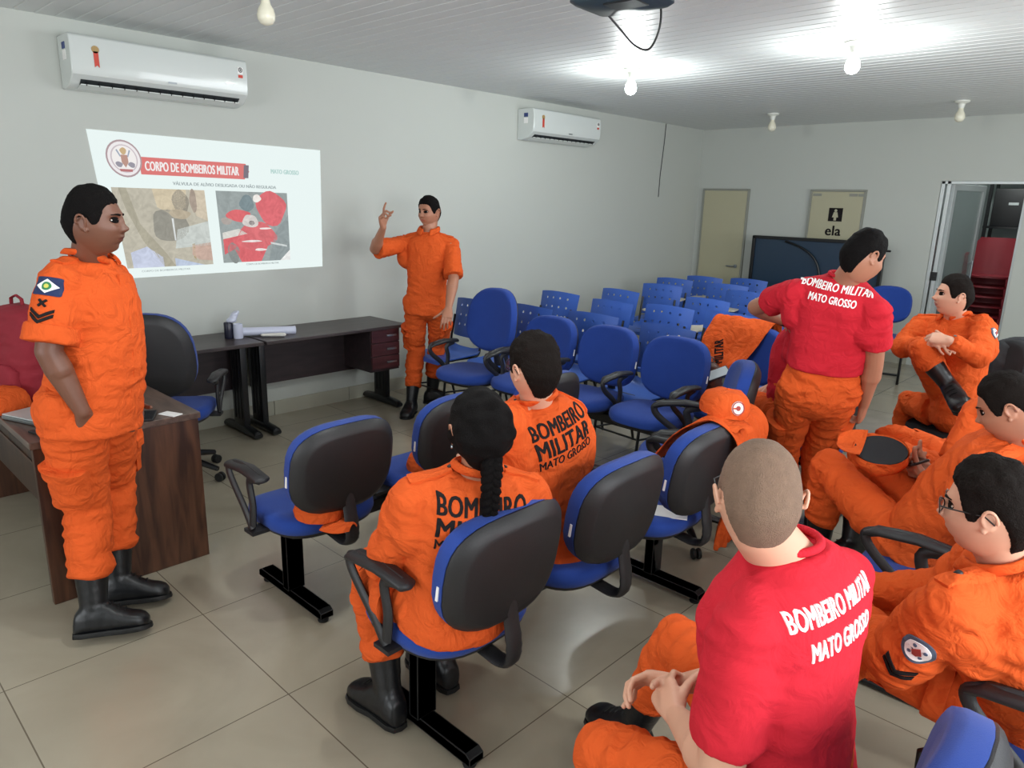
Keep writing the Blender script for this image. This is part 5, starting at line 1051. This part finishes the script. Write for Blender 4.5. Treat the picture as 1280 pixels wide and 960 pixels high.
for nm, pts, cl in (('machine', blob(.73, .50, .075, .13), '#dd5c63'), ('machine', blob(.645, .72, .10, .11), '#d85f64'), ('machine', blob(.57, .56, .06, .05), '#dc5a5e'), ('machine', [(.48, .74), (.60, .70), (.70, .80), (.66, .925), (.56, .925), (.53, .82), (.48, .86)], '#d9565c'), ('gauge', blob(.61, .46, .035, .06), '#6d8084'), ('plate', [(.48, .69), (.56, .66), (.60, .70), (.48, .74)], '#d9d8cf'), ('wheel', blob(.525, .85, .028, .08), '#7d8482'), ('fitting', blob(.62, .60, .038, .055), '#d7cfca'), ('hole', blob(.625, .615, .015, .022), '#6a6062'), ('hose', blob(.505, .60, .025, .03), '#a59a92'), ('floor_corner', [(.74, .70), (.815, .55), (.815, .925), (.70, .925)], '#838f90'),
    ('wrench', [(.715, .77), (.80, .80), (.80, .815), (.715, .785)], '#ccd4d3'), ('shine', blob(.66, .42, .02, .03), '#f4efe8'), ('shine', blob(.69, .66, .03, .008), '#f4ebe6'), ('shine', blob(.62, .76, .05, .008), '#f1e6e2'), ('shine', blob(.66, .83, .03, .01), '#f1e6e2'), ('ticket', [(.76, .925), (.815, .84), (.815, .925)], '#f0f1ee')): sp(nm, pts, 2+(nm in ('shine', 'hole', 'wrench', 'fitting', 'ticket')), cl, p2)
def slide_text(name, s, u0, u1, v, h, col, bold=.01):
    a, b = V3(SU(u0, v, 3)), V3(SU(u1, v, 3)); c = (a+b)/2; L = np.linalg.norm(b-a); x = nrm(b-a)
    o = lettering(name, s, None, c-V3((0, 2.3, 0)), x, (0, 0, 1), L, h, emis('glow_'+name, col), sl, bold, th=.001)
slide_text('banner_text', 'CORPO DE BOMBEIROS MILITAR', .19, .585, .215, .058, '#f6f4f2')
slide_text('slide_title', 'VÁLVULA DE ALÍVIO DESLIGADA OU NÃO REGULADA', .29, .76, .325, .026, '#9ca9aa')
slide_text('slide_note', 'MATO GROSSO', .74, .88, .20, .030, '#b5d8d2', .02)
slide_text('photo_caption', 'CORPO DE BOMBEIROS MILITAR', .10, .31, .955, .012, '#a9b6b6', 0); slide_text('photo_caption', 'CORPO DE BOMBEIROS MILITAR', .58, .75, .945, .012, '#a9b6b6', 0)

# ------------------------------------------------------------------ projector hanging from the ceiling
pj = thing('projector', 'dark projector hanging under the ceiling with a looping cable', 'projector', (3.20, 2.45, 2.385), .08); pm = mat('slate_projector', '#2f3b42', .4)
q = MB(); q.loft([np.array([(x*k, y*k, z) for x, y in rrect(.34, .26, .04)]) for z, k in ((0, .90), (.012, 1), (.085, 1), (.10, .92))]); q.build('housing', pm, pj, 40)
q = MB(); q.lathe([(.03, 0), (.034, .02), (.026, .024), (.022, .01)], (-.165, .04, .05), 20, (-1, 0, 0)); q.build('lens', MATS['black'], pj)
q = MB(); q.lathe([(.02, .10), (.02, .212), (.05, .212), (.05, .217)], (0, 0, 0), 16); 
for a in range(4): q.box((.05*math.cos(a*PI/2+.78), .05*math.sin(a*PI/2+.78), .104), (.09, .018, .006), rotz(a*PI/2+.78))
q.build('ceiling_mount', MATS['frame'], pj)
q = MB()
for k in range(6): q.box((-.05+k*.022, -.131, .05), (.008, .004, .05))
q.build('vent', MATS['black'], pj, 0)
q = MB(); q.box((.03, -.02, -.003), (.14, .10, .006)); q.build('lamp_cover', MATS['frame'], pj, 0, .002)
q = MB(); P_ = [V3(p) for p in ((-.13, .10, .01), (-.10, .16, -.04), (-.05, .20, -.10), (.02, .20, -.12), (.06, .20, -.04), (.05, .20, .06), (.02, .16, .10), (.05, .12, .06))]; q.tube([catm(P_, t) for t in np.linspace(0, 7, 40)], .0045, 8); q.build('cable', MATS['black'], pj)
q = MB(); P_ = [V3(p) for p in ((.10, .125, .05), (.14, .17, .05), (.16, .19, .10), (.15, .2, .15), (.10, .2, .21))]; q.tube([catm(P_, t) for t in np.linspace(0, 4, 24)], .004, 8); q.build('cable', MATS['black'], pj)

# ------------------------------------------------------------------ caps, jackets, bags
def cap(label, loc, rz, par_rot=(0, 0), squash=1., badge=False, flip=False):
    t = thing('cap', label, 'cap', loc, rz); t.rotation_euler = (par_rot[0], par_rot[1], rz); R0 = .095
    prof = [(R0*1.02, 0), (R0*1.05, .02), (R0*1.02, .055*squash), (R0*.9, .085*squash), (R0*.6, .108*squash), (R0*.2, .115*squash), (.002, .115*squash)]
    inner = [(.002, .108*squash), (R0*.55, .100*squash), (R0*.85, .078*squash), (R0*.97, .05*squash), (R0*.99, .004)]
    if flip: prof = [(r, -z+.115*squash) for r, z in prof]; inner = [(r, -z+.115*squash) for r, z in inner]
    q = MB(); q.lathe(prof+inner+[prof[0]], (0, 0, 0), 30); me = q.mesh(); c_ = coords(me); no = normals(me); setco(me, c_+no*(noise3(c_*22+loc[0]*9)*.012)[:, None]); link('crown', me, MATS['orange'], t, 60)
    if flip: q = MB(); q.lathe([(r-.003, z+.002) for r, z in inner], (0, 0, 0), 30); q.build('lining', MATS['blackcloth'], t, 60)
    zb = .115*squash if flip else 0
    q = MB(); rr = []
    for k, y in enumerate(np.linspace(0, 1, 8)):
        w_ = math.sqrt(max(.0, 1-(y*.97)**2.6))*.082; yy = -.060-y*.095; r = [(a*w_, yy-.0*(a*a), zb-.020*(a*a)*(1-2*flip)-.008*y) for a in np.linspace(-1, 1, 11)]; r += [(a, b, c-.004) for a, b, c in r[::-1]]; rr.append(np.array(r))
    q.loft(rr).build('visor', MATS['orange'], t, 60)
    q = MB(); q.lathe([(.008, .115*squash-.002), (.007, .119*squash), (.001, .12*squash)], (0, 0, 0), 12)
    if not flip: q.build('button', MATS['orange'], t)
    if badge:
        q = MB(); q.lathe([(.028, 0), (.028, .003)], (0, -.092, .048), 22, (0, -1, .25)); bd = q.build('badge', MATS['white'], t)
        q = MB(); q.lathe([(.027, 0), (.027, .002), (.023, .002), (.023, 0), (.027, 0)], (0, -.0955, .0488), 22, (0, -1, .25)); q.lathe([(.010, 0), (.010, .001)], (0, -.0955, .0488), 12, (0, -1, .25)); q.build('badge_ring', MATS['sealred'], bd)
    return t
def drape(name, label, cat, path, widths, amp, seed, lateral, mm, fr=9.):
    """cloth laid along path (list of points), widths across, folded by noise, with real thickness"""
    N, K = 34, 26; rows = []; lat = nrm(lateral)
    for t in np.linspace(0, len(path)-1, N):
        c = catm([V3(p) for p in path], t); w_ = np.interp(t, range(len(widths)), widths); d = nrm(catm([V3(p) for p in path], min(t+.05, len(path)-1.001))-catm([V3(p) for p in path], max(0, t-.05))); nn = nrm(np.cross(d, lat))
        rows.append([(c+lat*w_*(k/(K-1)-.5)*2*.5*2*.5, nn) for k in range(K)])
    A = np.array([[r[0] for r in row] for row in rows]).reshape(-1, 3); Nn = np.array([[r[1] for r in row] for row in rows]).reshape(-1, 3)
    ed = np.array([[min(i, N-1-i)/(N/2)*0+1 for k in range(K)] for i in range(N)]).ravel()
    s_ = np.array([k/(K-1) for i in range(N) for k in range(K)])*fr; n_ = noise3(np.stack([s_+seed, A[:, 2]*4, np.full(len(A), seed)], 1)); n2 = noise3(A*7+seed)
    A = A+Nn*(amp*(np.abs(n_)*2.2+n2*.8))[:, None]+np.outer(noise3(A*5+seed*2)*.05, lat)+np.outer(noise3(A*6+seed*3)*.02, (0, 0, 1))*((np.arange(len(A))//K > N*.75) | (np.arange(len(A))//K < N*.25))[:, None]
    B = A-Nn*.007; n = len(A); F = [(i*K+j, i*K+j+1, (i+1)*K+j+1, (i+1)*K+j) for i in range(N-1) for j in range(K-1)]
    bd = [(j, j+1) for j in range(K-1)]+[((N-1)*K+j+1, (N-1)*K+j) for j in range(K-1)]+[((i+1)*K, i*K) for i in range(N-1)]+[(i*K+K-1, (i+1)*K+K-1) for i in range(N-1)]
    q = MB(); q.add(np.concatenate([A, B]), F+[tuple(i+n for i in f[::-1]) for f in F]+[(b_, a_, a_+n, b_+n) for a_, b_ in bd]); me = baked(q.mesh(), 0, 0, sub=1)
    return tag(link(name, me, mm, None, 180), label, cat)
cap('orange cap with black strap on the nearest seat of the empty row', (2.665, 1.385, .438), 1.9, squash=.62)
cap('orange cap on the middle seat of the empty row', (2.56, 2.02, .438), 1.4, squash=.8)
cap('orange cap resting upside down on the thighs of the phone user', (4.235, 2.87, .700), -1.4, (.0, .34), .7, flip=True)
q = MB(); q.tube([(2.70, 1.475, .452), (2.71, 1.51, .462), (2.70, 1.545, .45)], .006, 8); tag(q.build('buckle', MATS['steel']), 'small steel buckle beside the cap on the empty row', 'buckle')
j1 = drape('jacket', 'orange jacket hung over the back of the farthest seat in the nearest row', 'jacket', [(3.46, 2.60, .60), (3.56, 2.60, .72), (3.66, 2.61, .81), (3.74, 2.64, .835), (3.80, 2.66, .76), (3.79, 2.70, .58), (3.74, 2.73, .40), (3.70, 2.74, .22)], [.22, .28, .34, .36, .32, .26, .20, .17], .03, 3.3, (0, 1, 0), MATS['orange'], 6.)
cap('orange cap with round white badge lying on the jacket over the nearest row', (3.70, 2.62, .845), 1.0, (.05, .1), .85, badge=True)
j2 = drape('jacket', 'orange jacket with black lettering hung over the padded chair right of the linked seats', 'jacket', [(2.86, 4.10, .62), (2.88, 4.20, .76), (2.91, 4.28, .90), (2.93, 4.37, .965), (2.94, 4.47, .88), (2.94, 4.50, .62)], [.26, .34, .38, .40, .38, .36], .022, 8.8, (1, .15, 0), MATS['orange'])
b2 = bvh_of(j2.data); lettering('jacket_lettering', 'MILITAR', b2, (2.85, 4.14, .76), (-.28, .1, .9), (-.9, -.1, -.28), .15, .055, MATS['ink'], j2, .014)
q = MB(); q.box((3.60, 2.42, .437), (.16, .11, .004), rotz(.5)); tag(q.build('paper', MATS['white'], None, 0), 'white paper on the farthest seat of the nearest row', 'paper')
def bag(name, label, loc, size, rz, m, pockets=True):
    t = thing(name, label, 'bag', loc, rz); w_, d_, h_ = size
    q = MB(); q.loft([ring((0, 0, z), V3((w_/2*k, 0, 0)), V3((0, d_/2*k2, 0)), 26, 3.2) for z, k, k2 in ((0, .86, .8), (h_*.04, .98, .98), (h_*.4, 1.0, 1.0), (h_*.75, .95, .85), (h_*.93, .8, .6), (h_, .5, .3))]); me = baked(q, .012, 3); folds(me, [((0, 0, 0), (0, 0, h_))], [((0, 0, h_*.6), .2)], .010, loc[0]); link('body', me, m, t, 180)
    if pockets:
        q = MB(); q.loft([ring((0, -d_*.47, h_*.25+z), V3((w_*.36*k, 0, 0)), V3((0, .035*k, 0)), 20, 3.2) for z, k in ((-h_*.2, .8), (-h_*.17, 1), (h_*.1, 1), (h_*.16, .7))]); q.build('pocket', m, t, 50)
    q = MB(); q.tube([V3((-.045, 0, h_*.97)), V3((-.04, 0, h_+.03)), V3((.0, 0, h_+.045)), V3((.04, 0, h_+.03)), V3((.045, 0, h_*.97))], .009, 8, flat=.5); q.build('handle', m, t)
    for sd in (-1, 1):
        q = MB(); q.tube([catm([V3(p) for p in ((sd*w_*.25, d_*.42, h_*.85), (sd*w_*.3, d_*.62, h_*.6), (sd*w_*.3, d_*.6, h_*.3), (sd*w_*.34, d_*.42, h_*.08))], k) for k in np.linspace(0, 3, 14)], .017, 8, flat=.3); q.build('strap', m, t)
    return t
MATS['maroon'] = mat('maroon_fabric', '#8a1a2a', .8, bump=.3, bscale=250); MATS['brownbag'] = mat('brown_leather', '#4a2b22', .5, bump=.3, bscale=90)
bag('backpack', 'dark grey bag on the black chair right of the cross-legged man', (4.40, 4.98, .455), (.50, .34, .52), .5, MATS['bag'])
bag('backpack', 'dark grey bag at the right edge behind the chairs, low on the floor', (4.75, 5.35, 0), (.60, .40, 1.0), .5, MATS['bag'])
bag('backpack', 'maroon backpack standing on the brown desk at the left edge', (1.10, .80, .702), (.36, .24, .43), .3, MATS['maroon'])
bag('handbag', 'small brown leather bag between the lettered jacket and the linked seats', (2.86, 4.02, .45), (.20, .14, .26), .1, MATS['brownbag'], False)
cap('orange cap lying before the maroon backpack on the brown desk', (1.30, .66, .702), 2.4, squash=.9)
q = MB(); q.box((0, 0, 0), (.075, .150, .009), bev=.003); ph = q.build('phone', MATS['black'], None, 0); ph.location = (2.96, 3.98, .66); ph.rotation_euler = (.4, .5, -.5); tag(ph, 'black phone shining on the arm of the chair with the lettered jacket', 'phone')
q = MB(); q.box((0, 0, .0046), (.066, .135, .0008)); sc_ = q.build('screen', mat('phone_screen', '#aab4ba', .08, spec=.8), ph, 0)
def flat_phone(label, loc, rz, rx=0, ry=0):
    q = MB(); q.box((0, 0, 0), (.072, .148, .009), bev=.003); o = q.build('phone', MATS['black'], None, 0); o.location = loc; o.rotation_euler = (rx, ry, rz); tag(o, label, 'phone'); q = MB(); q.box((0, 0, .0048), (.064, .136, .0006)); q.build('screen', MATS['screen'], o, 0); return o
MATS['screen'] = mat('dark_screen', '#15181c', .1, spec=.7)
flat_phone('black phone lying on the brown desk beside the standing man', (1.80, 1.07, .706), 1.1)
flat_phone('phone held in the hands of the man at the right edge', (4.315, 2.985, .715), .75, -.25, -.35)
lp = thing('laptop', 'silver laptop lying on the left end of the brown desk', 'laptop', (1.56, .78, .701), .35)
q = MB(); q.box((0, 0, .009), (.33, .23, .016), bev=.004); q.build('base', MATS['steel'], lp, 0); q = MB(); q.box((0, 0, .021), (.325, .225, .006), bev=.002); q.build('lid', MATS['alu'], lp, 0)
q = MB(); q.box((1.78, .68, .705), (.14, .025, .008), rotz(.3), bev=.003); tag(q.build('pen', MATS['black'], None, 0), 'dark pen on the near edge of the brown desk', 'pen')
q = MB(); q.box((1.83, 1.16, .7035), (.09, .05, .003), rotz(.4)); tag(q.build('paper', MATS['white'], None, 0), 'scrap of white paper behind the standing man on the brown desk', 'paper')
# on the wall tables
wr = mat('white_plastic_wrap', '#c9cde0', .35)
q = MB(); q.lathe([(.030, 0), (.032, .004), (.032, .095), (.027, .10), (.025, .096), (.024, .01)], (.30, 2.215, .692), 22); ct = tag(q.build('cup', wr), 'white cup standing on the wall table before the dark can', 'cup')
q = MB(); q.lathe([(.028, 0), (.030, .005), (.030, .105), (.026, .112)], (.265, 2.165, .692), 22); tag(q.build('can', mat('navy_can', '#14162a', .3)), 'dark can behind the white cup on the wall table', 'can')
q = MB(); rr = [ring((.27, 2.18+.012*i, .805+.02*i), V3((.030+.006*math.sin(i*2), 0, 0)), V3((0, .026, .004*i)), 16) for i in range(4)]; me = baked(q.loft(rr), .006, 2); folds(me, [((.27, 2.18, .8), (.27, 2.2, .88))], [((.27, 2.2, .85), .1)], .008, 2.); tag(link('plastic_wrap', me, wr, None, 180), 'crumpled clear wrap standing on the dark can', 'wrapping')
q = MB(); q.limb((.25, 2.25, .725), (.36, 2.60, .715), .030, .030, 20, (0, 0)); q.lathe([(.030, 0), (.032, .01), (.02, .012), (.018, -.05)], (.36, 2.60, .715), 18, (.3, .95, -.03)); tag(q.build('paper_roll', wr), 'roll of white paper lying on the wall table', 'paper roll')
q = MB(); q.limb((.36, 2.36, .706), (.43, 2.48, .706), .014, .018, 14, flat=.7, ax=(0, 0, 1)); me = baked(q, .005, 2); folds(me, [((.36, 2.36, .706), (.43, 2.48, .706))], [], .004, 3.); tag(link('cloth', me, mat('white_cloth', '#dcdad2', .8), None, 180), 'small folded white cloth at the front edge of the wall table', 'cloth')
# ------------------------------------------------------------------ folded games table, seats in the store room
gt = thing('games_table', 'dark blue folded games table standing upright before the back wall', 'table', (1.725, 8.44, 0)); gp = mat('dark_teal_board', '#22364a', .35)
q = MB(); q.box((0, 0, .73), (1.44, .022, 1.17)); q.build('board', gp, gt, 0, .003)
for a in (-1, 1): q = MB(); q.box((a*.735, -.01, .70), (.035, .06, 1.25)); q.build('side_rail', MATS['frame'], gt, 0, .003)
for z in (.115, 1.315): q = MB(); q.box((0, -.01, z), (1.50, .06, .035)); q.build('rail', MATS['frame'], gt, 0, .003)
q = MB(); q.tube([catm([V3(p) for p in ((-.35, -.02, 1.28), (-.15, -.03, 1.22), (.02, -.03, 1.10), (.10, -.03, .9), (.12, -.03, .5))], k) for k in np.linspace(0, 4, 20)], .013, 8); q.build('brace', MATS['frame'], gt)
for a in (-1, 1):
    q = MB(); q.box((a*.6, 0, .06), (.04, .50, .03)); lg = q.build('foot', MATS['frame'], gt, 0, .003)
    q = MB()
    for b_ in (-1, 1): q.lathe([(.022, -.01), (.024, 0), (.022, .01)], (a*.6, b_*.22, .024), 14, (1, 0, 0))
    q.build('caster', MATS['rubber'], lg)
q = MB(); q.limb((.76, -.01, 1.24), (.80, -.01, 1.24), .012, .012, 10); q.build('latch', MATS['frame'], gt)
mr = mat('red_plastic', '#8f2430', .45)
def stack_chair(loc, rz, label):
    t = thing('plastic_armchair', label, 'chair', loc, rz, 'stacked red plastic chairs in the store room')
    q = MB(); rr = []
    for z, w_, y in ((.42, .20, .17), (.60, .215, .21), (.78, .21, .25), (.84, .17, .265)):
        r = [(x, y-.05*(x/w_)**2, z) for x in np.linspace(-w_, w_, 11)]; r += [(a, b+.012, c) for a, b, c in r[::-1]]; rr.append(np.array(r))
    q.loft(rr).build('backrest', mr, t, 60)
    q = MB(); q.loft([ring((0, 0, z), V3((.22, 0, 0)), V3((0, .21, 0)), 24, 3) for z in (.40, .42)]); q.build('seat', mr, t, 60)
    for sx in (-1, 1):
        for sy in (-1, 1): q = MB(); q.limb((sx*.19, sy*.17, .40), (sx*.23, sy*.22, 0.012), .024, .018, 8, (0, 1)); q.build('leg', mr, t)
        q = MB(); q.tube([catm([V3(p) for p in ((sx*.21, .20, .62), (sx*.25, .05, .65), (sx*.25, -.15, .64), (sx*.23, -.20, .42))], k) for k in np.linspace(0, 3, 14)], .018, 8, flat=.7); q.build('armrest', mr, t)
    return t
c0 = None
for k in range(6):
    lb = 'red plastic armchair in the store room, '+('bottom of the stack' if k == 0 else 'top of the stack' if k == 5 else ('second', 'third', 'fourth', 'fifth')[k-1]+' from the bottom of the stack')
    if c0 is None: c0 = stack_chair((3.22, 9.75, 0), .1, lb)
    else: dup(c0, (3.22, 9.75+.012*k, k*.11), .1, lb)
sh = thing('storage_rack', 'dark rack with black boxes behind the red chairs in the store room', 'shelf', (3.42, 10.55, 0))
for x in (-.45, .45):
    for y in (-.17, .17): q = MB(); q.box((x, y, 1.1), (.035, .035, 2.2)); q.build('post', MATS['frame'], sh, 0)
for z in (.3, .95, 1.5, 2.05): q = MB(); q.box((0, 0, z), (.94, .38, .025)); q.build('shelf', MATS['frame'], sh, 0)
for x, z, w_, h_, lb in ((-.2, 1.5125, .42, .44, 'black box on the upper shelf of the store room rack, left'), (.24, 1.5125, .38, .34, 'black box on the upper shelf of the store room rack, right'), (0, .9625, .7, .40, 'wide dark case on the middle shelf of the store room rack'), (0.05, 2.0625, .6, .25, 'grey case on the top shelf of the store room rack')):
    t = thing('storage_case', lb, 'box', (3.42+x, 10.55, z)); q = MB(); q.box((0, 0, h_/2), (w_, .32, h_), bev=.015); q.build('body', MATS['bag'] if 'grey' in lb else MATS['shell'], t, 40); q = MB(); q.box((0, -.163, h_*.6), (.10, .008, .03)); q.build('label_plate', MATS['alu'], t, 0)
